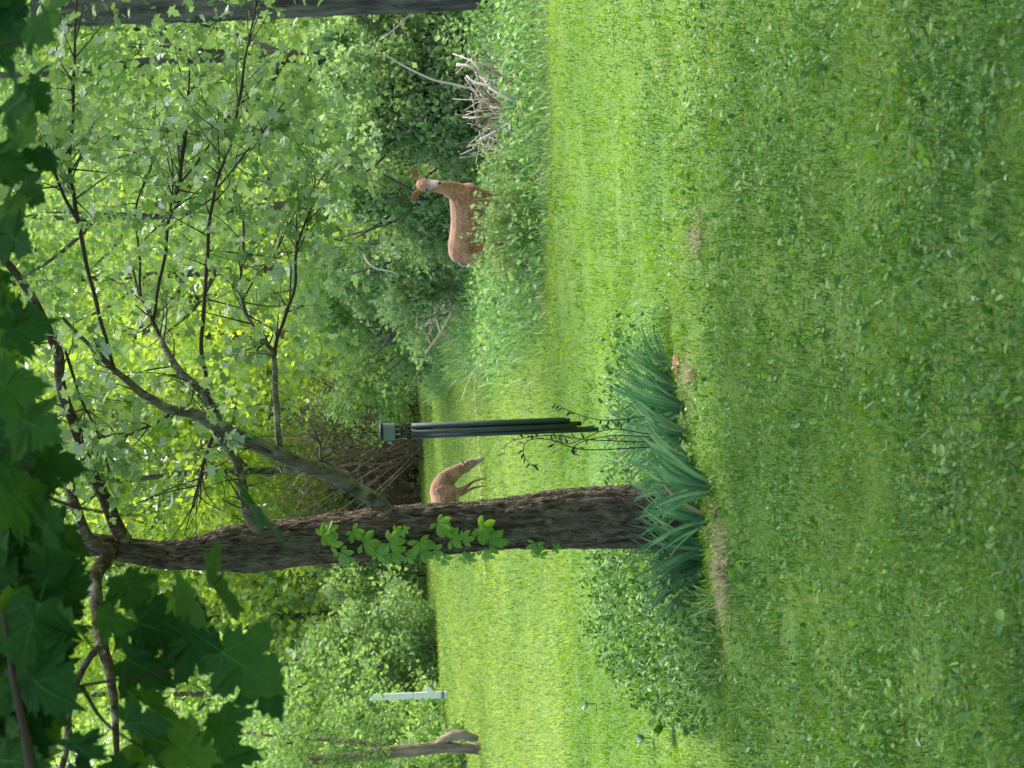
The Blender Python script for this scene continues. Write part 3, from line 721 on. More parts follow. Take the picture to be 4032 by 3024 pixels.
M_FUR = furmat((.25, .105, .042, 1), (.52, .265, .13, 1)); M_FUR2 = furmat((.17, .08, .042, 1), (.41, .23, .13, 1)); M_EYE = plain('wet_black', (.012, .010, .010), .15, nvar=.05)

def leg_front(s, dx=0, lift=0):
    return [(.28, s*.09, .52, .042, .055), (.28+dx*.3, s*.085, .38, .026, .032), (.285+dx*.6, s*.08, .29, .022, .022), (.28+dx*.8, s*.08, .16, .014, .015), (.285+dx, s*.08, .07, .017, .018), (.31+dx, s*.08, .02+lift, .02, .024)]
def leg_hind(s, dx=0):
    return [(-.33, s*.095, .52, .04, .055), (-.38+dx*.3, s*.09, .42, .026, .032), (-.45+dx*.6, s*.085, .33, .022, .026), (-.44+dx*.8, s*.08, .20, .015, .017), (-.43+dx, s*.08, .08, .017, .018), (-.40+dx, s*.08, .02, .02, .024)]
# standing deer: body three-quarter, head turned to the camera
hd1 = rad(-40)                                   # heading of the body: right and towards the camera
look = Vector((-.04, -1, -.62))                 # world direction of the face
lk = Matrix.Rotation(-hd1, 3, 'Z') @ look
d1 = deer('deer', 'red brown deer standing in tall grass with its head turned to the camera', lk,
          [(.28, 0, .72, .13, .17), (.38, 0, .82, .095, .12), (.435, 0, .93, .070, .085), (.46, 0, 1.04, .058, .066), (.47, 0, 1.12, .054, .058)],
          (.50, -.01, 1.17), [leg_front(1), leg_front(-1, .05), leg_hind(1, .05), leg_hind(-1, -.06)])
q = at(1900, 862, 23.0); d1.location = (q[0], q[1], float(gz(q[0], q[1]))-.02); d1.rotation_euler = (0, 0, hd1); d1.scale = (.97, .97, .97)
# feeding deer, head down, half hidden by the trunk
hd2 = rad(15)
d2 = deer('deer', 'reddish deer bending down to feed on the far lawn, half behind the trunk', (.55, 0, -.83),
          [(.26, 0, .74, .13, .17), (.40, 0, .72, .12, .155), (.51, 0, .63, .10, .13), (.59, 0, .52, .085, .105), (.64, 0, .42, .068, .08)],
          (.67, 0, .33), [leg_front(1, .13), leg_front(-1, .22), leg_hind(1, .1), leg_hind(-1, -.1)], M_FUR2)
d2.scale = (1.07, 1.07, 1.07); q = at(1880, 2015, 32.0); d2.location = (q[0], q[1], float(gz(q[0], q[1]))-.10); d2.rotation_euler = (0, 0, hd2)

M_WPLANT = leafmat('verge_weed', (.14, .26, .05), (.34, .44, .16), trans=.35)
# weeds standing in front of the first deer
def stalky(base, label, n=8, h=.6, material=M_TALL, spread=.35):
    e = empty('weed_plant', base, label, 'weed', 'leafy weeds standing before the deer')
    parts = []; LP = []
    for i in range(n):
        a = R.uniform(0, 6.28); d = np.array([math.cos(a)*spread*R.uniform(.3, 1), math.sin(a)*spread*.6, 1.0]); L = h*R.uniform(.7, 1.1)
        P = smoothpath([(0, 0, 0), d*L*.5, d*L+np.array([0, 0, -.06])], 5); parts.append(tube(P, np.linspace(.005, .002, len(P)), 4, cap=False))
        for k in range(9): LP.append(P[R.randint(3, len(P))]+R.normal(0, .03, 3))
    V, F, T = join(parts); link('stem', npmesh('stem', V, [F], np.full(len(V), .8)), material, e)
    LP = np.array(LP); m_ = len(LP)
    o = link('foliage', scatter('foliage', LEAF4, LP, frames(m_, .5), R.uniform(.04, .085, m_), R.uniform(.5, 1, m_)), material, e)
for x, y, Y, h, lb in [(2110, 770, 21.9, .74, 'tall pale weed in front of the chest of the standing deer'), (2100, 830, 22.0, .74, 'leafy weed in front of the shoulder of the standing deer'),
                      (2095, 905, 22.1, .80, 'bushy yellow green weed covering the flank of the standing deer'), (2095, 950, 22.1, .78, 'weed under the belly of the standing deer'),
                      (2095, 1040, 22.3, .62, 'low weed behind the hind legs of the standing deer'), (2100, 640, 22.5, .6, 'pale weed beside the standing deer, between its chest and the branch heap')]:
    b = at(x, y, Y); b[2] = 0; stalky(b, lb, 14, h, M_WPLANT)

# ---------------------------------------------------------------- main tree
YM = 13.25
mb = at(2700, 2035, YM)
mt = empty('maple_tree', (mb[0], YM, 0), 'big dark maple trunk rising from the iris bed with spreading mossy limbs', 'tree')
MO = np.array([mb[0], YM, 0.0]); px = YM/FPX
def mpath(pts, sub=6):
    """pts: (x, y, radius px, depth offset)"""
    A = [(*at(p_[0], p_[1], YM+(p_[3] if len(p_) > 3 else 0)), p_[2]*px) for p_ in pts]
    q = smoothpath(A, sub); return q[:, :3], np.maximum(q[:, 3], .0025)
TP, TR = mpath([(2790, 2030, 165), (2720, 2033, 138), (2600, 2035, 125), (2500, 2037, 122), (2200, 2042, 116), (2000, 2060, 104), (1800, 2077, 99), (1600, 2090, 104), (1440, 2103, 100),
                (1200, 2132, 94), (1000, 2160, 97), (900, 2166, 88), (780, 2180, 66), (640, 2186, 54), (480, 2160, 48), (350, 2140, 42), (200, 2120, 38), (-100, 2080, 34), (-700, 2020, 28), (-1500, 1980, 18)], 22)
sides = 96
V, F, T = tube(TP, TR, sides)
nr = len(TP)
for k in range(nr*sides):
    i, j = divmod(k, sides); c = TP[i]; th = j/sides*2*math.pi; r = TR[i]
    dv = Vector(V[k]-c); dn = dv.normalized()
    zz = c[2]
    wp = .35*mnoise.noise((math.cos(th)*1.5, math.sin(th)*1.5, zz*2.0))
    a = mnoise.noise(((math.cos(th)+wp)*6.5, math.sin(th)*6.5+wp, zz*4.2)); a2 = mnoise.noise((math.cos(th)*13, math.sin(th)*13, zz*14+3)); a3 = mnoise.noise((math.cos(th)*2, math.sin(th)*2, zz*1.2+9))
    disp = -.028*max(0, .35-abs(a)*2.2)*2+.014*a2+.018*a3+(.05*max(0, .25-zz)*4*(.5+.5*math.sin(th*5+1)))
    V[k] = c+np.array(dv)*(1+disp/r)
V = V-MO
link('trunk', npmesh('trunk', V, [F, T], None, True), M_BARK, mt)
LIMBS = [
 ([(500, 2150, 36, .0), (450, 2060, 33, -.1), (380, 1900, 27, -.2), (337, 1804, 25, -.3), (285, 1650, 24, -.4), (241, 1503, 23, -.5), (223, 1370, 23, -.5), (150, 1220, 20, -.6), (60, 1069, 17, -.7), (-80, 900, 14, -.8), (-300, 600, 10, -1)], M_LICHEN),
 ([(430, 2190, 34, -.1), (373, 2280, 32, -.3), (384, 2380, 29, -.5), (388, 2476, 27, -.6), (400, 2544, 27, -.7), (434, 2645, 21, -.8), (447, 2747, 18, -.9), (461, 2916, 13, -1), (470, 3100, 9, -1)], M_LICHEN),
 ([(400, 2544, 20, -.7), (366, 2571, 17, -.75), (291, 2700, 16, -.8), (264, 2882, 14, -.9), (244, 3024, 13, -1), (200, 3200, 10, -1.1)], M_LICHEN),
 ([(440, 2180, 30, -.1), (339, 2110, 26, -.2), (271, 1900, 22, -.3), (200, 1700, 17, -.3), (90, 1560, 12, -.3), (-100, 1450, 8, -.3)], M_BARK),
 ([(1540, 2050, 50, .0), (1500, 1995, 40, .0), (1440, 1950, 34, -.05), (1300, 1864, 32, -.2), (1175, 1822, 32, -.3), (1055, 1768, 32, -.35), (934, 1714, 33, -.4), (856, 1678, 32, -.4), (753, 1629, 24, -.4), (651, 1605, 20, -.5), (542, 1533, 17, -.5), (452, 1455, 13, -.6), (362, 1370, 10, -.6), (250, 1250, 7, -.7)], M_BARKL),
 ([(870, 1690, 24, -.4), (840, 1610, 20, -.35), (802, 1551, 20, -.3), (711, 1467, 17, -.2), (651, 1370, 14, -.1), (615, 1298, 11, 0), (560, 1180, 8, .1), (520, 1050, 5, .2)], M_BARKL),
 ([(840, 1620, 12, -.4), (818, 1540, 11, -.4), (814, 1473, 10, -.4), (796, 1382, 10, -.4), (808, 1141, 9, -.5), (820, 930, 8, -.5), (844, 753, 7, -.6), (892, 603, 6, -.6), (940, 422, 6, -.6), (964, 241, 5, -.7), (1000, 60, 4, -.7), (1020, -60, 3, -.7)], M_TWIG),
 ([(1150, 1812, 17, -.3), (1103, 1762, 15, -.3), (1091, 1623, 14, -.35), (1079, 1412, 12, -.4), (1055, 1360, 9, -.4), (1025, 1322, 8, -.4), (952, 1189, 7, -.5), (958, 960, 6, -.5), (952, 844, 5, -.5), (900, 700, 3, -.5)], M_BARKL),
 ([(1079, 1412, 10, -.4), (1095, 1330, 8, -.4), (1121, 1262, 8, -.4), (1157, 1141, 7, -.4), (1175, 960, 6, -.4), (1236, 784, 4, -.4), (1240, 650, 3, -.4)], M_TWIG),
 ([(1050, 2130, 30, .0), (1020, 2100, 24, -.1), (976, 2035, 22, -.15), (962, 1934, 21, -.2), (940, 1840, 19, -.3), (874, 1726, 18, -.38)], M_BARKL),
 ([(850, 1700, 9, -.4), (826, 1756, 9, -.4), (808, 1804, 8, -.3), (784, 1895, 7, -.2), (760, 2000, 5, -.1)], M_TWIG),
 ([(675, 1620, 9, -.45), (640, 1650, 7, -.45), (540, 1695, 6, -.45), (410, 1720, 4, -.45), (330, 1740, 3, -.45)], M_TWIG),
 ([(259, 1382, 7, -.5), (319, 1563, 6, -.5), (386, 1714, 5, -.5), (434, 1864, 4, -.5)], M_TWIG),
 ([(452, 1455, 9, -.6), (380, 1200, 9, -.5), (307, 874, 10, -.5), (290, 760, 9, -.5), (271, 663, 8, -.5), (290, 422, 7, -.4), (295, 200, 6, -.4), (300, 18, 5, -.3), (310, -150, 4, -.3)], M_TWIG),
 ([(307, 874, 8, -.5), (259, 783, 8, -.5), (211, 663, 6, -.6), (180, 560, 4, -.6)], M_TWIG),
 ([(600, 1260, 8, .05), (640, 1050, 8, -.1), (663, 856, 8, -.1), (705, 723, 8, -.15), (723, 573, 7, -.2), (741, 374, 5, -.2), (750, 200, 3, -.2)], M_TWIG),
 ([(705, 723, 5, -.15), (790, 620, 5, -.2), (880, 480, 4, -.3), (960, 400, 3, -.3), (1040, 300, 2.5, -.4)], M_TWIG),
 ([(558, 1180, 6, .1), (545, 980, 6, 0), (540, 800, 5, 0), (600, 640, 4, .1), (610, 500, 3, .1)], M_TWIG),
 ([(952, 1189, 5, -.5), (1010, 1090, 4, -.4), (1075, 1010, 4, -.4), (1140, 880, 3, -.3)], M_TWIG),
 ([(844, 753, 5, -.6), (900, 690, 4, -.6), (1000, 560, 4, -.5), (1070, 470, 3, -.5), (1120, 400, 3, -.5)], M_TWIG),
 ([(1300, 1860, 8, -.2), (1270, 1830, 7, -.2), (1260, 1750, 6, -.1), (1235, 1690, 4, 0)], M_TWIG),
]
LP_, LR_ = [], []
for pts, mm in LIMBS:
    P, r = mpath([(q[0], q[1], q[2]*.87, *q[3:]) for q in pts], 7)
    P = P+np.array([[mnoise.noise((q[0]*6, q[2]*6, 1.5)), 0, mnoise.noise((q[0]*6, q[2]*6, 7.5))] for q in P])*np.minimum(r*.9, .012)[:, None]
    V, F, T = tube(P, r, 14 if r.max() > .03 else 7, jag=.045, seed=len(LP_))
    link('limb', npmesh('limb', V-MO, [F, T], None, True), mm, mt)
    LP_.append(P); LR_.append(r)
# knotty stub and dead twigs on the trunk top
parts = []; ends = []
for li in list(range(4, len(LIMBS)))*3+[6, 7, 8, 13, 15, 15, 13, 6, 0, 0]:
    P = LP_[li]; n0 = len(P)
    for k in range(5):
        i0 = R.randint(n0//3, n0-1); t_ = P[min(i0+1, n0-1)]-P[i0-1]; t_ /= np.linalg.norm(t_)+1e-9
        d = t_*R.uniform(.3, 1)+R.normal(size=3)*np.array([.6, .6, .6]); d /= np.linalg.norm(d); L = R.uniform(.15, .55)
        q = smoothpath([P[i0], P[i0]+d*L*.5+R.normal(0, .02, 3), P[i0]+d*L+np.array([0, 0, R.normal(0, .06)])], 4)
        parts.append(tube(q, np.linspace(min(.006, LR_[li][i0]*.6), .0016, len(q)), 5, cap=False))
        if li not in (9, 10, 20): ends.append((q[-1], d)); ends.append((q[-3], d))
V, F, T = join(parts); link('twigs', npmesh('twigs', V-MO, [F], None, True), M_TWIG, mt)['kind'] = 'stuff'

# palmate leaf mesh with raised veins
def maple_leaf(name, seed, material, curl=.15):
    rs = np.random.RandomState(seed)
    half = [(.03, .0), (.15, -.12), (.30, -.16), (.33, -.06), (.47, -.04), (.38, .06), (.45, .12), (.56, .14), (.60, .22), (.78, .27), (.63, .34), (.66, .46), (.52, .44), (.45, .50), (.30, .44), (.33, .55), (.45, .62), (.35, .68), (.36, .80), (.22, .80), (.18, .93), (.09, .93), (0, 1.15)]
    half = [(x*(1+rs.normal(0, .05)), y+rs.normal(0, .012)) for x, y in half]
    out = [(0, .02)]+half+[(-x*(1+rs.normal(0, .06)), y) for x, y in half[:-1][::-1]]
    def zf(x, y): return -curl*(x*x*1.1)-curl*.5*(max(y-.2, 0))**2+.03*math.sin(x*9+y*5+seed)
    V = [(0, .28, zf(0, .28))]+[(x, y, zf(x, y)) for x, y in out]; n = len(out)
    F3 = [(0, 1+i, 1+(i+1) % n) for i in range(n)]
    vein = [0]*len(V); F4 = []
    for (tx, ty), w_ in [((0, 1.0), .014), ((.62, .30), .010), ((-.62, .30), .010), ((.30, -.06), .007), ((-.30, -.06), .007), ((.3, .64), .006), ((-.3, .64), .006)]:
        s0 = (0, 0) if abs(tx) < .01 or ty < .35 else (0, .36)
        dx, dy = tx-s0[0], ty-s0[1]; L = math.hypot(dx, dy); nx_, ny_ = -dy/L*w_, dx/L*w_
        b0 = len(V)
        for f in (0, .5, .96):
            cx_, cy_ = s0[0]+dx*f, s0[1]+dy*f; k_ = 1-f*.8
            for s in (-1, 1): V.append((cx_+s*nx_*k_, cy_+s*ny_*k_, zf(cx_, cy_)+.008)); vein.append(.55)
        F4 += [(b0, b0+1, b0+3, b0+2), (b0+2, b0+3, b0+5, b0+4)]
    # petiole
    b0 = len(V); V += [(-.008, 0, .004), (.008, 0, .004), (.006, -.45, .06), (-.006, -.45, .06)]; vein += [.3]*4; F4.append((b0, b0+1, b0+2, b0+3))
    me = npmesh(name, V, [np.array(F3), np.array(F4)])
    a = me.attributes.new('vein', 'FLOAT', 'POINT'); a.data.foreach_set('value', np.array(vein, np.float32))
    me.materials.append(material); return me
SIL = [maple_leaf('silver_leaf', s, M_SILVER) for s in range(4)]
M_FRONT2 = leafmat('near_maple_leaf_backlit', (.045, .12, .015), (.085, .19, .03), trans=.4, rough=.7, spec=.15, objrand=True, noise_scale=6, vein=True)  # lighter olive copy, with the look of backlight put into its colour
FRO = [maple_leaf('front_leaf', 20+s, M_FRONT, .2+.09*s) for s in range(5)]
FRO2 = [maple_leaf('front_leaf', 30+s, M_FRONT2, .2+.09*s) for s in range(5)]
def put_leaf(name, me, parent, origin, pos, M3, size):
    o = bpy.data.objects.new(name, me); C.objects.link(o); o.parent = parent
    mw = Matrix([[*(M3[i]*size), (pos[i]-origin[i])] for i in range(3)]+[[0, 0, 0, 1]]); o.matrix_local = mw
    return o
def toward_view(n, drop=.5, face=.9):
    """leaf frames: hanging tips (y down and outwards), face turned up and sideways at random"""
    nz = R.normal(size=(n, 3))*np.array([.55, .6, .45])+np.array([0, -face*R.choice([1, -1], n, p=[.7, .3]).mean(), .5]); nz /= np.linalg.norm(nz, axis=1)[:, None]
    dr = R.normal(size=(n, 3))*.7+np.array([0, 0, -drop])
    y = dr-(dr*nz).sum(1)[:, None]*nz; y /= np.linalg.norm(y, axis=1)[:, None]
    return np.stack([np.cross(y, nz), y, nz], 2)
n = min(300, len(ends)); idx = R.permutation(len(ends))
fr = toward_view(len(ends), .3)
flip = R.rand(len(ends)) < .35; fr[flip, :, 2] *= -1; fr[flip, :, 0] *= -1
for k in idx[:300]:
    put_leaf('leaf', SIL[k % 4], mt, MO, ends[k][0], fr[k], R.uniform(.05, .088))
# the rest of the leaves on these limbs and the crown above, which shades the near lawn
rest = np.array([ends[k][0] for k in idx[300:]]+[ends[k][0]+R.normal(0, .13, 3) for k in R.randint(0, len(ends), 1500)])
def maple_T():
    o_ = np.array([(0, 0, 0), (.33, -.07, -.02), (.30, .10, 0), (.66, .30, -.06), (.22, .40, 0), (.33, .68, -.04), (0, 1.05, -.1), (-.33, .68, -.04), (-.22, .40, 0), (-.66, .30, -.06), (-.30, .10, 0), (-.33, -.07, -.02)], float)
    return (o_, [np.array([(0, 1, 2), (0, 2, 4), (2, 3, 4), (4, 5, 6), (0, 4, 6), (0, 6, 8), (6, 7, 8), (8, 9, 10), (0, 8, 10), (0, 10, 11)])])
MT = maple_T()
nr_ = len(rest)
lob = []
for k in range(46):
    lob.append((R.uniform(-4.5, 5.0), R.uniform(6.5, 15.5), R.uniform(5.6, 9.5), 1.3, 1.3, .6))
for k in range(22): lob.append((R.uniform(1.5, 7.5), R.uniform(6.0, 12.5), R.uniform(5.6, 8.5), 1.3, 1.3, .6))  # extra unseen lobes, added to keep the sun off the near lawn
lobe = np.array(lob)
# keep the crown above the view
lim = 2.2+lobe[:, 1]*(1420/FPX)+1.3
lobe[:, 2] = np.maximum(lobe[:, 2], lim)
P2, M2, s2, t2 = lobes_leaves(lobe, 9500, .17, up=.6)
Pq = np.vstack([rest, P2]); Mq = np.concatenate([toward_view(nr_, .3), M2]); sq = np.concatenate([R.uniform(.045, .085, nr_), s2]); tq = np.concatenate([R.uniform(0, 1, nr_), t2])
link('foliage', scatter('foliage', MT, Pq-MO, Mq, sq, tq), M_SILVERS, mt)['kind'] = 'stuff'

# ---------------------------------------------------------------- creeper on the trunk
cr = empty('creeper_vine', (mb[0], YM-.2, 0), 'five leaved creeper climbing the camera side of the big trunk', 'vine')
CO = np.array([mb[0], YM-.2, 0])
def creeper_leaf(seed):
    rs = np.random.RandomState(seed); V, F = [], []
    for a, L in zip((-100, -48, 0, 48, 100), (.62, .92, 1.0, .92, .62)):
        a = rad(a+rs.normal(0, 5)); L *= rs.uniform(.9, 1.1); c, s = math.cos(a), math.sin(a)
        prof = [(0, .0, 0), (.13, .25, .02), (.24, .55, .03), (.19, .78, .0), (0, 1, -.06), (-.19, .78, 0), (-.24, .55, .03), (-.13, .25, .02), (0, .5, -.01)]
        b0 = len(V)
        for x, y, z in prof:
            x *= L; y = y*L+.04; V.append((x*c+y*s, -x*s+y*c, z*L-.12*y*y))
        for i in range(8): F.append((b0+8, b0+i, b0+(i+1) % 8))
    return V, F
CL = []
for s in range(4):
    V, F = creeper_leaf(s); CL.append(npmesh('creeper_leaf', V, [np.array(F)])); CL[-1].materials.append(M_CREEPER)
spots = [(1265, 2105, 55), (1290, 2085, 50), (1385, 2080, 55), (1300, 2140, 60), (1340, 2165, 55), (1425, 2130, 70), (1475, 2165, 55), (1525, 2125, 72), (1540, 2165, 62), (1505, 2190, 45),
         (1575, 2085, 35), (1645, 2120, 68), (1655, 2150, 60), (1715, 2050, 62), (1740, 2080, 45), (1765, 2115, 58), (1700, 2160, 45), (1810, 2110, 50), (1875, 2070, 75), (1885, 2100, 55), (1915, 2135, 80), (1900, 2170, 55),
         (1820, 2190, 45), (1840, 2200, 40), (2100, 2130, 50), (2090, 2165, 40), (2120, 2190, 42), (1595, 2185, 45), (1740, 2195, 42), (1360, 2185, 45), (2175, 2152, 30), (1580, 2075, 32), (1545, 2085, 40)]
def trunk_surf(x, y, off=.03):
    """point on the trunk's camera side seen near photo x, y"""
    c = at(x, y, YM); i = int(np.argmin(np.abs(TP[:, 2]-c[2]))); cc, r = TP[i], TR[i]
    dx = np.clip((c[0]-cc[0])/r, -1.25, 1.25); dy = -math.sqrt(max(0, 1-min(1, abs(dx))**2))*r
    return np.array([c[0], cc[1]+dy-off, c[2]]), dx
for k, (x, y, s_) in enumerate(spots):
    pos, dx = trunk_surf(x, y, .045)
    nz_ = np.array([np.clip(dx, -1, 1)*.5+R.normal(0, .2), -1.0, .35+R.normal(0, .2)]); nz_ /= np.linalg.norm(nz_)
    a = R.normal(0, .7)-.2; dr = np.array([math.sin(a), 0, -math.cos(a)]); yv = dr-nz_*(dr@nz_); yv /= np.linalg.norm(yv)
    put_leaf('leaf', CL[k % 4], cr, CO, pos, np.stack([np.cross(yv, nz_), yv, nz_], 1), s_*px*1.05)
st = smoothpath([trunk_surf(x, y, .012)[0] for x, y in [(2700, 2120), (2400, 2130), (2200, 2160), (2100, 2150), (1960, 2150), (1800, 2140), (1650, 2150), (1500, 2160), (1350, 2150), (1260, 2100)]], 6)
V, F, T = tube(st, np.full(len(st), .006), 6); link('stem', npmesh('stem', V-CO, [F, T], None, True), M_TWIG, cr)

# ---------------------------------------------------------------- wind chime
M_TUBE = plain('dark_green_tube', (.05, .075, .06), .5, metal=.4, nscale=4, nvar=.4)
M_BLACK = plain('black_wood', (.012, .012, .012), .5); M_CAP = plain('grey_green_cap', (.13, .16, .14), .6)
YC = 12.9; cpx = YC/FPX
ct = at(1495, 1702, YC); wc = empty('wind_chime', ct, 'long dark green wind chime hanging from a limb beside the big trunk', 'wind chime')
def ctube(name, pts, rs, material, sides=20):
    V, F, T = tube(np.array(pts), np.array(rs), sides); return link(name, npmesh(name, V-ct, [F, T], None, False if name == 'cap' else True), material, wc)
def zdown(p_, dz): return p_+np.array([0, 0, -dz])
ctube('top_disc', [ct, zdown(ct, .004), zdown(ct, .016), zdown(ct, .02)], [.053, .058, .058, .052], M_BLACK, 28)
ctube('cap', [zdown(ct, .0202), zdown(ct, .025), zdown(ct, .09), zdown(ct, .094)], [.050, .053, .053, .048], M_CAP, 28)
anch = LP_[4][np.argmin(np.abs(LP_[4][:, 0]-ct[0]))]
ctube('hanging_cord', [anch, anch*.5+ct*.5+np.array([0, 0, -.005]), ct], [.0022]*3, M_BLACK, 6)
NT = 6
lens = {}
ztop = .195
Ls = [1.02, 1.10, 1.18, 1.14, 1.06, .98]
for k in range(NT):
    a = rad(20+k*60); c = ct+np.array([math.cos(a)*.036, math.sin(a)*.036, 0])
    L = .98+.2*((math.sin(a-1.9)+1)/2)
    L = [.97, 1.07, 1.15, 1.17, 1.03, .99][k]
    t0, t1 = zdown(c, ztop), zdown(c, ztop+L*.985)
    # hollow tube: outer wall, rim, inner wall
    V, F, T = tube(np.array([zdown(t0, .03), t0, zdown(t0, .0005), zdown(t1, -.0005), t1, zdown(t1, -.03)]), np.array([.0115, .0115, .0145, .0145, .0115, .0115]), 20, cap=False)
    link('tube', npmesh('tube', V-ct, [F], None, True), M_TUBE, wc)
    for s in (-1, 1):
        ctube('tube_cord', [zdown(c, .092), zdown(c, ztop*.5+.05)+np.array([s*.006, 0, 0]), zdown(c, ztop+.02)+np.array([s*.010, 0, 0])], [.0028]*3, M_BLACK, 5)
ctube('suspension_ring', [zdown(ct, .125), zdown(ct, .128), zdown(ct, .140), zdown(ct, .143)], [.030, .036, .036, .030], M_BLACK, 20)
ctube('striker', [zdown(ct, .56), zdown(ct, .565), zdown(ct, .585), zdown(ct, .59)], [.018, .024, .024, .018], M_BLACK, 20)
ctube('striker_cord', [zdown(ct, .09), zdown(ct, .56)], [.002, .002], M_BLACK, 6)
# dark feathery sprays hanging just in front of the far lawn beside the chime
def spray(pts, label, Y=12.7, side=1, mt_=M_TWIG):
    P = smoothpath([at(x, y, Y) for x, y in pts], 7)
    e = empty('hanging_sprig', P[0], label, 'sprig', 'dark sprigs round the lower end of the wind chime')
    V, F, T = tube(P, np.linspace(.004, .0018, len(P)), 5); link('stem', npmesh('stem', V-P[0], [F, T], None, True), mt_, e)
    LP = []; D = []
    for i in range(3, len(P), 2):
        t_ = P[i]-P[i-1]; t_ /= np.linalg.norm(t_); nrm = np.array([-t_[2], 0, t_[0]])*side
        LP.append(P[i]-P[0]); D.append(nrm+t_*.6+R.normal(0, .15, 3))
    LP = np.array(LP); D = np.array(D); k = len(LP)
    link('foliage', scatter('foliage', LEAF, LP, frames(k, .2, dirs=D), np.stack([R.uniform(.02, .03, k)]*1+[R.uniform(.035, .055, k), R.uniform(.02, .03, k)], 1), R.uniform(0, .6, k)), M_SPR, e)
M_SPR = leafmat('sprig_leaf', (.012, .03, .012), (.03, .07, .02), trans=.1)
spray([(2540, 1740), (2300, 1730), (2200, 1715), (2090, 1720), (2000, 1745), (1985, 1790)], 'topmost dark curved sprig beside the chime, on the trunk side', side=-1)
spray([(2560, 1760), (2300, 1770), (2160, 1730), (2080, 1735), (2060, 1780), (2085, 1825), (2120, 1830)], 'large dark hooked sprig at mid height between chime and trunk', side=-1)
spray([(2560, 1710), (2400, 1690), (2250, 1745), (2190, 1735), (2180, 1765)], 'short dark sprig touching the lower part of the chime, on the trunk side', side=-1)
spray([(2560, 1720), (2420, 1715), (2290, 1740), (2250, 1775), (2270, 1790)], 'lowest dark sprig between the chime ends and the trunk', side=1)
spray([(2540, 1640), (2400, 1655), (2300, 1640), (2230, 1612), (2180, 1588)], 'dark sprig at the tube ends, on the side away from the trunk', side=1)

# ---------------------------------------------------------------- iris bed
def iris_leaf(seed, L=1.0):
    rs = np.random.RandomState(seed); V = []; F = []
    bend = rs.uniform(.05, .40); n = 7
    for i in range(n):
        t_ = i/(n-1); w_ = .033*(1-t_**2.2)*(.75+.5*t_*(1-t_)*2)+.001
        z_ = t_*(1-bend*.35*t_*t_); x_ = bend*t_**2.2
        V += [(x_-w_*.9, -.004, z_), (x_, .006*(1-t_), z_+.001), (x_+w_*.9, -.004, z_)]
    for i in range(n-1):
        b = i*3; F += [(b, b+1, b+4, b+3), (b+1, b+2, b+5, b+4)]
    me = npmesh('iris_leaf', V, [np.array(F)], None, True); me.materials.append(M_IRIS); return me
IL = [iris_leaf(s) for s in range(6)]; ILD = [iris_leaf(s) for s in (7, 8)]
for me in ILD: me.materials.clear(); me.materials.append(M_STRAW)
iris_spots = [(2645, 1490, 'outermost iris clump next to the larger reddish lump, leaning out of the bed'), (2660, 1545, 'second iris clump counted from the larger reddish lump'),
  (2690, 1610, 'iris clump below the end of the wind chime'), (2660, 1660, 'iris clump behind the others between wind chime end and trunk'),
  (2705, 1720, 'tall iris clump midway between chime and trunk, at the front'), (2665, 1775, 'iris clump midway between chime and trunk, at the back'),
  (2730, 1835, 'iris clump at the very front edge, beside the trunk on the chime side'), (2710, 1890, 'iris clump at the chime side of the trunk foot'),
  (2740, 1930, 'pale stemmed iris clump before the chime side edge of the trunk foot'), (2690, 1985, 'iris clump before the middle of the trunk'),
  (2715, 2045, 'spreading iris clump before the middle of the trunk'), (2680, 2100, 'iris clump before the trunk edge that faces the white post'),
  (2700, 2160, 'iris clump beside the trunk foot, on the white post side'), (2690, 2215, 'second iris clump counted from the dark soil mound'), (2700, 2255, 'outermost iris clump beside the dark soil mound, fanning low out of the bed'),
  (2640, 1700, 'iris clump at the back of the bed behind the chime'), (2630, 1590, 'iris clump at the back of the bed, on the side of the larger reddish lump')]
for k, (x, y, lb) in enumerate(iris_spots):
    b = gnd(x+(55 if 7 <= k <= 14 else 0), y); b[2] = float(gz(b[0], b[1]))
    e = empty('iris_plant', b, lb, 'iris', 'blue green iris clumps in the bed round the trunk')
    nl = 17
    ln = -.45 if k == 0 else (.55 if k == 14 else 0)
    for i in range(nl):
        f = (i/(nl-1)-.5)*.75+R.normal(0, .12)-ln*.9; L = R.uniform(.37, .55)*(1-.2*abs(f))
        if k < 10: f += .12
        dirx = Vector((math.sin(f), R.normal(0, .18), math.cos(f))).normalized()
        nrm = Vector((R.normal(0, .35), -1, .1)); nrm = (nrm-dirx*nrm.dot(dirx)).normalized(); xa = nrm.cross(dirx)*-1
        if f < 0: xa = -xa; 
        yv = dirx.cross(xa)
        M3 = np.array([[xa[r_], yv[r_], dirx[r_]] for r_ in range(3)])
        put_leaf('leaf', ILD[R.randint(2)] if R.rand() < .03 else IL[R.randint(6)], e, b, b+np.array([f*.06, R.normal(0, .03), -.01]), M3*np.array([[1, 1, 1]]), L)
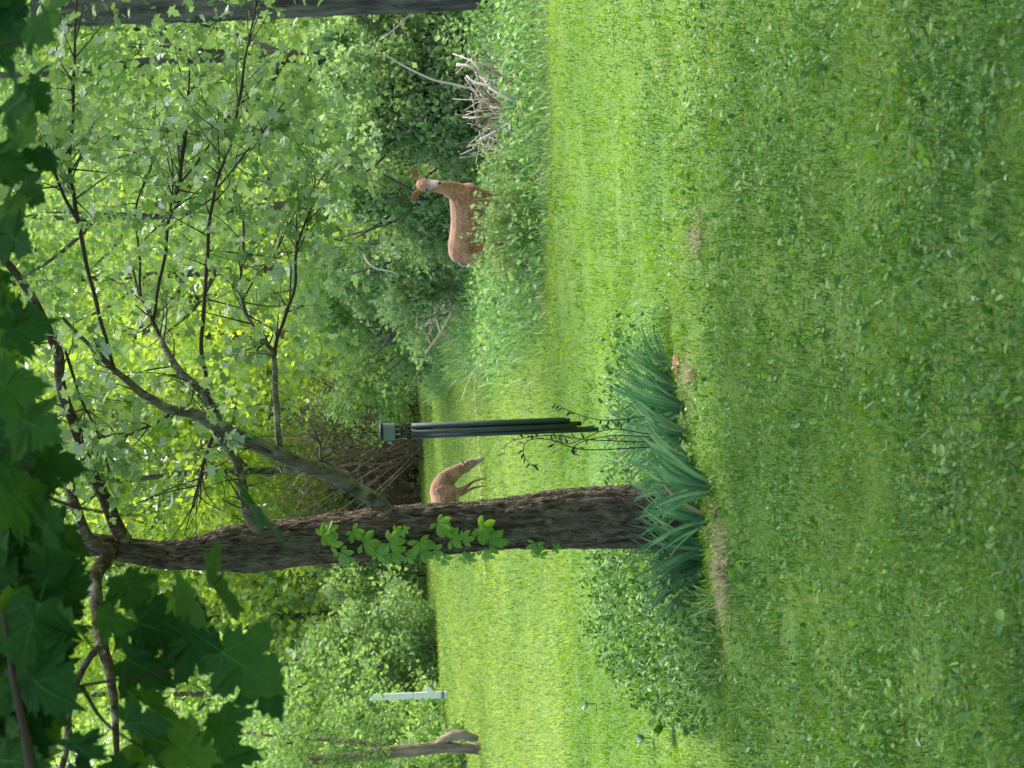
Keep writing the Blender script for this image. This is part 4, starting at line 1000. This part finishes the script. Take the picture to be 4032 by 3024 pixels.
# low ground plants, soil lumps and straw round the bed
M_BEDW = leafmat('bed_weed_leaf', (.025, .10, .015), (.22, .37, .08), trans=.3, noise_scale=4)
n = 30000
X = R.uniform(-2.2, 1.0, n); Y = R.uniform(12.3, 17.6, n)
cxl = np.interp(Y, [12.3, 12.9, 13.3, 15, 17.6], [-1.75, -1.6, -1.35, -1.15, -1.3]); keepL = (X < cxl+.35)
keepR = (Y < 15.2) & (Y > 12.75) & (X < .42+R.normal(0, .05, n)) & (X > -1.1) & (Y > 13.55) & (R.rand(n) < .4)
k_ = (keepL | keepR) & (R.rand(n) < .95) & (R.rand(n) < np.interp(Y, [12.5, 12.8, 15.5, 17.6], [.3, 1, .8, .1])); X, Y = X[k_], Y[k_]; n = len(X)
hh = R.uniform(.03, .30, n)*np.interp(Y, [12.3, 13.5, 17], [.5, 1.15, .9])*np.where((X > -1.0) & (Y < 13.3), .45, 1)
me = scatter('bed_weeds', LEAF, gpts(X, Y)+np.stack([0*X, 0*X, hh], 1), frames(n, .7), R.uniform(.02, .058, n), np.clip(R.beta(.7, 1.4, n), 0, 1))
tag(link('bed_weeds', me, M_BEDW), 'low leafy weeds growing round the iris bed and beyond its end', 'weeds', kind='stuff')
n = 16000
X = R.uniform(-2.1, .9, n); Y = R.uniform(12.4, 17.5, n)
k_ = ((X < -1.3) | (Y > 13.6)) & (X < np.interp(Y, [12.6, 15, 17.5], [.75, .3, -.7])); X, Y = X[k_], Y[k_]; n = len(X)
hgt = R.uniform(.10, .26, n)
me = scatter('bed_grass', LONGBLADE, gpts(X, Y), bladeframes(n, .4), np.stack([R.uniform(.004, .009, n), hgt, hgt], 1), np.clip(R.beta(2, 2, n), 0, 1))
tag(link('bed_grass', me, M_TALL), 'longer grass growing up through the weeds of the bed', 'grass', kind='stuff')
def patch(name, label, cx_, cy_, rx, ry, n, material, T=BLADE, s=(.004, .07), lean=1.3, cat='straw'):
    a = R.uniform(0, 6.28, n); r = np.abs(R.normal(0, .55, n)); c = gnd(cx_, cy_)
    X = c[0]+np.cos(a)*r*rx; Y = c[1]+np.sin(a)*r*ry
    o = link(name, scatter(name, T, gpts(X, Y, .015)+np.stack([0*X, 0*X, R.uniform(0, .03, n)], 1), bladeframes(n, lean), np.stack([R.uniform(.7, 1.3, n)*s[0], R.uniform(.6, 1.2, n)*s[1], R.uniform(.6, 1.2, n)*s[1]], 1), R.uniform(0, 1, n)), material)
    tag(o, label, cat, kind='stuff')
patch('dry_grass', 'pale dead grass lying in front of the iris bed by the dark soil mound', 2850, 2240, .42, .26, 1000, M_STRAW)
patch('dry_grass', 'thin dead grass around the larger reddish lump', 2740, 1470, .14, .22, 240, M_STRAW)
patch('dry_grass', 'small patch of dead grass on the lawn before the tall verge', 2780, 930, .16, .45, 260, M_STRAW)
n = 26000
X, Y = sample_ground(n, 5.8, 20)
keep = (fnoise(X, Y, .8, 21)+.6*fnoise(X, Y, 4, 22)+R.normal(0, .1, n) > .34) & (X < right_edge(Y)); X, Y = X[keep], Y[keep]; n = len(X)
me = scatter('lawn_thatch', BLADE, gpts(X, Y, .02), bladeframes(n, 1.5), np.stack([R.uniform(.002, .005, n), R.uniform(.02, .06, n), R.uniform(.02, .06, n)], 1), R.uniform(0, 1, n))
tag(link('lawn_thatch', me, M_THATCH), 'dry clippings and thatch showing between the grass of the lawn', 'straw', kind='stuff')
# two reddish lumps and a rotted clump at the bed edge
M_RED = plain('reddish_clay', (.17, .075, .045), .9, nscale=25, nvar=.5); M_SOIL = plain('brown_soil', (.06, .035, .02), .95, nscale=30, nvar=.5)
def lump(name, x, y, sx, sy, sz, material, label, cat='stone'):
    bm = bmesh.new(); bmesh.ops.create_icosphere(bm, subdivisions=4, radius=1)
    for v in bm.verts:
        f = 1+.28*mnoise.noise(v.co*2.1+Vector((x, 0, 0)))+.10*mnoise.noise(v.co*6); v.co = Vector((v.co.x*sx*f, v.co.y*sy*f, v.co.z*sz*f))
    me = bpy.data.meshes.new(name); bm.to_mesh(me); bm.free(); me.polygons.foreach_set('use_smooth', np.ones(len(me.polygons), bool))
    b = gnd(x, y); o = link(name, me, material, None, (b[0], b[1], float(gz(b[0], b[1]))+sz*.35)); tag(o, label, cat)
lump('clay_lump', 2680, 1430, .07, .08, .028, M_RED, 'larger reddish clay lump at the chime end of the iris bed')
lump('clay_lump', 2815, 2015, .035, .045, .022, M_RED, 'small reddish clay lump in the grass before the iris bed')
lump('soil_mound', 2730, 2300, .09, .10, .06, M_SOIL, 'dark soil mound at the white post end of the iris bed', 'soil')
# silvery star shaped plants left of the bed
def star_plant(x, y, label, nleaf=9, L=.12, material=M_FALLEN, up=.55):
    b = gnd(x, y); b[2] = float(gz(b[0], b[1]))+.06
    e = empty('rosette_plant', b, label, 'plant')
    for i in range(nleaf+4):
        a = i/nleaf*6.28+R.normal(0, .3); d = Vector((math.cos(a), math.sin(a), up+R.uniform(-.3, .9))).normalized(); side = d.cross(Vector((0, 0, 1))).normalized(); nn = side.cross(d)
        M3 = np.array([[side[r_], d[r_], nn[r_]] for r_ in range(3)])
        put_leaf('leaf', LFM[2] if material is M_FALLEN else LFM[1], e, b, b, M3, L*R.uniform(.8, 1.2))
    V, F, T = tube(np.array([(0, 0, -.08), (0, 0, -.03), (0, 0, 0)]), [.006, .005, .004], 6); link('stem', npmesh('stem', V, [F, T], None, True), M_TALL, e)
def simple_leaf(name, material):
    V, F = LEAF[0].copy(), LEAF[1]; me = npmesh(name, V, F, None, True); me.materials.append(material); return me
M_WEEDOBJ = leafmat('weed_leaf', (.09, .20, .04), (.16, .27, .07), trans=.35, objrand=True)
M_GLAUC = leafmat('glaucous_leaf', (.14, .25, .15), (.22, .33, .22), trans=.2, objrand=True)
LFM = [simple_leaf('pale_leaf', M_FALLEN), simple_leaf('green_leaf', M_WEEDOBJ), simple_leaf('glaucous_leaf', M_GLAUC)]
star_plant(2350, 2770, 'silvery leaved plant standing at the back of the weed bed towards the lawn', 7, .08, up=1.1)
star_plant(2570, 2905, 'pale blue green rosette plant at the photo edge end of the weed bed', 9, .08)
star_plant(2640, 2860, 'bright green rosette plant next to the pale blue green rosette', 8, .14, M_WEEDOBJ)
star_plant(2650, 2600, 'bright green leafy plant in the middle of the weed bed', 8, .10, M_WEEDOBJ)
star_plant(2620, 2370, 'green leafy plant just beyond the dark soil mound of the iris bed', 9, .11, M_WEEDOBJ)
# pale leaves fallen on the lawn
fall = [(3670, 1180, .05, 'plump pale leaf lying just beyond the largest stalked leaf near the camera'), (3850, 1185, .075, 'largest pale leaf with a stalk, lying nearest the camera below the standing deer'),
        (2900, 1558, .035, 'small whitish leaf lying just in front of the wind chime end of the iris bed'), (2930, 525, .045, 'pale leaf lying alone on the lawn in front of the branch heap'),
        (2645, 560, .045, 'long pale leaf on the bright lawn band in front of the branch heap'), (2690, 590, .03, 'small pale leaf next to the long one in front of the branch heap'),
        (3225, 760, .055, 'narrow silvery leaf lying in the middle of the lawn between branch heap and standing deer'), (3990, 640, .07, 'broad silvery leaf at the lower edge of the lawn, before the branch heap'),
        (3995, 710, .05, 'smaller silvery leaf touching the broad one at the lower lawn edge'), (2410, 505, .02, 'tiny pale leaf at the foot of the tall verge before the branch heap'),
        (3830, 1480, .05, 'pale leaf near the camera in line with the outermost iris clump'), (3420, 1220, .045, 'dull pale leaf lying halfway between the stalked leaf and the tall verge'),
        (3760, 980, .05, 'pale leaf near the camera in line with the rump of the standing deer'), (2860, 1900, .03, 'small pale leaf in the grass beside the small reddish lump'),
        (3010, 200, .05, 'slender pale leaf lying on the lawn before the thick grey trunk'), (3600, 2000, .04, 'pale leaf near the camera in line with the big trunk'),
        (3650, 2900, .06, 'pale leaf near the camera in line with the weathered split trunk'), (3480, 1640, .03, 'small pale leaf near the camera in line with the wind chime')]
for x, y, s, lb in fall:
    b = gnd(x, y); a = R.uniform(0, 6.28); b[2] = float(gz(b[0], b[1]))+.032
    nz_ = Vector((R.normal(0, .35), R.normal(-.25, .35), 1)).normalized(); d = Vector((math.cos(a), math.sin(a), 0)); d = (d-nz_*d.dot(nz_)).normalized(); sv = d.cross(nz_)
    o = bpy.data.objects.new('fallen_leaf', LFM[0]); C.objects.link(o)
    o.matrix_world = Matrix([[sv[i]*s*.55, d[i]*s*.75, nz_[i]*s*1.5, b[i]] for i in range(3)]+[[0, 0, 0, 1]])
    tag(o, lb, 'leaf', 'pale fallen leaves on the lawn')

# ---------------------------------------------------------------- near maple whose leaves hang into the top of the view
nb = np.array([-2.7, 5.6, 0.0])
nm = empty('maple_tree', nb, 'near maple whose shaded dark green leaves hang across the top of the view', 'tree')
tr_ = smoothpath([(-2.7, 5.6, -.05), (-2.68, 5.6, 1.2), (-2.6, 5.65, 2.6), (-2.5, 5.7, 4.2), (-2.4, 5.8, 6.5), (-2.3, 5.9, 8.5)], 8)
V, F, T = tube(tr_, np.linspace(.24, .09, len(tr_)), 20, jag=.03); link('trunk', npmesh('trunk', V-nb, [F, T], None, True), M_BARK, nm)
twigs = []
def ntw(pts, r0, r1):
    P = smoothpath([at(*p_) for p_ in pts], 6); twigs.append(tube(P, np.linspace(r0, r1, len(P)), 7)); return P
NB = []
q0 = tr_[np.argmin(abs(tr_[:, 2]-3.3))]
def from_trunk(pts, r0, r1):
    P = smoothpath([q0]+[at(*p_) for p_ in pts], 6); V, F, T = tube(P, np.linspace(r0, r1, len(P)), 9, jag=.04)
    link('limb', npmesh('limb', V-nb, [F, T], None, True), M_TWIG, nm); return P
NB.append(from_trunk([(-150, 3500, 5.6), (-60, 2900, 5.6), (-120, 2300, 5.5), (-180, 1600, 5.4), (-200, 900, 5.3), (-180, 200, 5.3)], .045, .010))
NB.append(from_trunk([(200, 3500, 5.2), (120, 3000, 5.2), (60, 2700, 5.2), (10, 2400, 5.2)], .022, .005))
for pts in [[(-120, 2300, 5.5), (60, 2280, 5.45), (220, 2240, 5.4), (420, 2260, 5.35)], [(-90, 2700, 5.6), (120, 2740, 5.5), (320, 2700, 5.4), (560, 2660, 5.35), (700, 2640, 5.3)],
            [(-150, 1800, 5.4), (0, 1760, 5.4), (120, 1790, 5.4)], [(-190, 1100, 5.3), (-60, 1040, 5.3), (40, 1000, 5.3)], [(-190, 500, 5.3), (-50, 460, 5.3), (60, 420, 5.3)], [(-180, 250, 5.3), (0, 180, 5.3), (120, 150, 5.3)],
            [(320, 2700, 5.4), (420, 2850, 5.4), (620, 2980, 5.4)], [(60, 1780, 5.4), (180, 1950, 5.4), (420, 2020, 5.4), (560, 2030, 5.4)], [(-150, 1450, 5.4), (0, 1420, 5.4), (80, 1400, 5.4)]]:
    P = ntw(pts, .0065, .0022); NB.append(P)
V, F, T = join(twigs); link('twigs', npmesh('twigs', V-nb, [F, T], None, True), M_TWIG, nm)['kind'] = 'stuff'
# big readable leaves: centre x, y, size px, direction of the tip in the photo (degrees, 0 = right = down in the world)
big = [(1040, 2015, 360, 5), (860, 2330, 400, -10), (760, 2380, 330, 40), (980, 2640, 400, 35), (800, 2540, 360, 20), (620, 2480, 280, 20), (1060, 2720, 300, 45), (620, 2800, 330, 30), (760, 2960, 300, 20),
       (480, 2700, 260, -30), (330, 2620, 330, -20), (160, 2700, 420, 30), (120, 2480, 380, 100), (260, 2330, 300, 60), (380, 2060, 230, 80), (150, 2150, 350, 40), (60, 2350, 330, 20), (90, 1950, 350, -20), (230, 1830, 260, 10),
       (140, 1680, 300, 30), (60, 1520, 300, 0), (180, 1400, 240, 60), (90, 1290, 280, -10), (30, 1150, 260, 10), (70, 950, 240, 20), (40, 830, 230, -20), (120, 760, 210, 30), (30, 680, 240, 0), (170, 620, 210, 80),
       (110, 520, 260, 30), (50, 420, 220, 0), (150, 380, 190, 60), (60, 280, 200, -20), (150, 130, 200, 20), (60, 100, 220, 60), (200, 60, 180, 40), (30, 20, 200, 0), (520, 2330, 240, 60), (450, 2440, 200, 0),
       (560, 2610, 250, 60), (300, 2800, 300, 20), (100, 2900, 350, 0), (330, 2960, 260, 60), (560, 2960, 260, 10), (880, 2870, 260, 60), (60, 1780, 330, 30), (290, 2480, 260, 0), (60, 3000, 300, 0), (200, 2050, 260, -30)]
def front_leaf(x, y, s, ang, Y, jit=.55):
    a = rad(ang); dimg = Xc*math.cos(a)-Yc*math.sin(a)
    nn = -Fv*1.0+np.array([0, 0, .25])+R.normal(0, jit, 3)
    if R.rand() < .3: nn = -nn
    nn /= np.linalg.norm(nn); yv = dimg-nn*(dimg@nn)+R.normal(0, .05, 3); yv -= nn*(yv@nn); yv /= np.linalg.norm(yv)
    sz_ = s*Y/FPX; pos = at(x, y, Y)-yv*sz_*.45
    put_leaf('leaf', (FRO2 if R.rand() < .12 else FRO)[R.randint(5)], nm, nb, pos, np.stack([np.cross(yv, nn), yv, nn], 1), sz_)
def nearlimb(x, y, w_):
    for pl in ([(60, 1069), (223, 1370), (241, 1503), (337, 1804), (420, 2000), (500, 2150)], [(271, 1900), (340, 2110), (373, 2280), (386, 2476), (434, 2645), (461, 2916)], [(400, 2544), (291, 2700), (244, 3024)]):
        for (ax, ay), (bx, by) in zip(pl[:-1], pl[1:]):
            t_ = max(0, min(1, ((x-ax)*(bx-ax)+(y-ay)*(by-ay))/((bx-ax)**2+(by-ay)**2)))
            if math.hypot(x-ax-t_*(bx-ax), y-ay-t_*(by-ay)) < w_: return True
    return False
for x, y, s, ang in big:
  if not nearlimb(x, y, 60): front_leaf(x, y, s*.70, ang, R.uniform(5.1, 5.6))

cnt = len(big); tries = 0
while cnt < 286 and tries < 6000:
    tries += 1
    x, y = R.uniform(-150, 1000), (R.uniform(1850, 3150) if R.rand() < .55 else R.uniform(-100, 3150))
    edge = np.interp(y, [-100, 200, 450, 700, 1000, 1500, 1900, 2100, 2300, 2600, 2900, 3150], [220, 250, 200, 150, 130, 190, 260, 380, 470, 620, 760, 600])
    if x > edge*R.uniform(.1, 1.0) or nearlimb(x, y, 95): continue
    front_leaf(x, y, R.uniform(120, 210)*(1 if y > 1100 else .8), R.uniform(-50, 110), R.uniform(5.3, 6.3), .55); cnt += 1
while cnt < 298:                      # a few more among the big ones over the weathered trunk side
    x, y = R.uniform(-50, 900), R.uniform(2300, 3100)
    if not nearlimb(x, y, 80): front_leaf(x, y, R.uniform(150, 230), R.uniform(-40, 80), R.uniform(5.2, 5.9), .5); cnt += 1
# its crown above
lob = [(R.uniform(-2.6, 3.2), R.uniform(-2.5, 2.8), R.uniform(-.2, 2.6)+4.2, 1.0, 1.0, .5) for _ in range(16)]
lob = np.array(lob)
lob[:, 2] = np.maximum(lob[:, 2], 2.2+(lob[:, 1]+5.6)*(1500/FPX)+1.0)
P2, M2, s2, t2 = lobes_leaves(lob, 2200, .16, up=.6)
P2[:, 0] += 1.5
link('foliage', scatter('foliage', MT, P2, M2, s2, t2), M_SILVERS, nm)['kind'] = 'stuff'
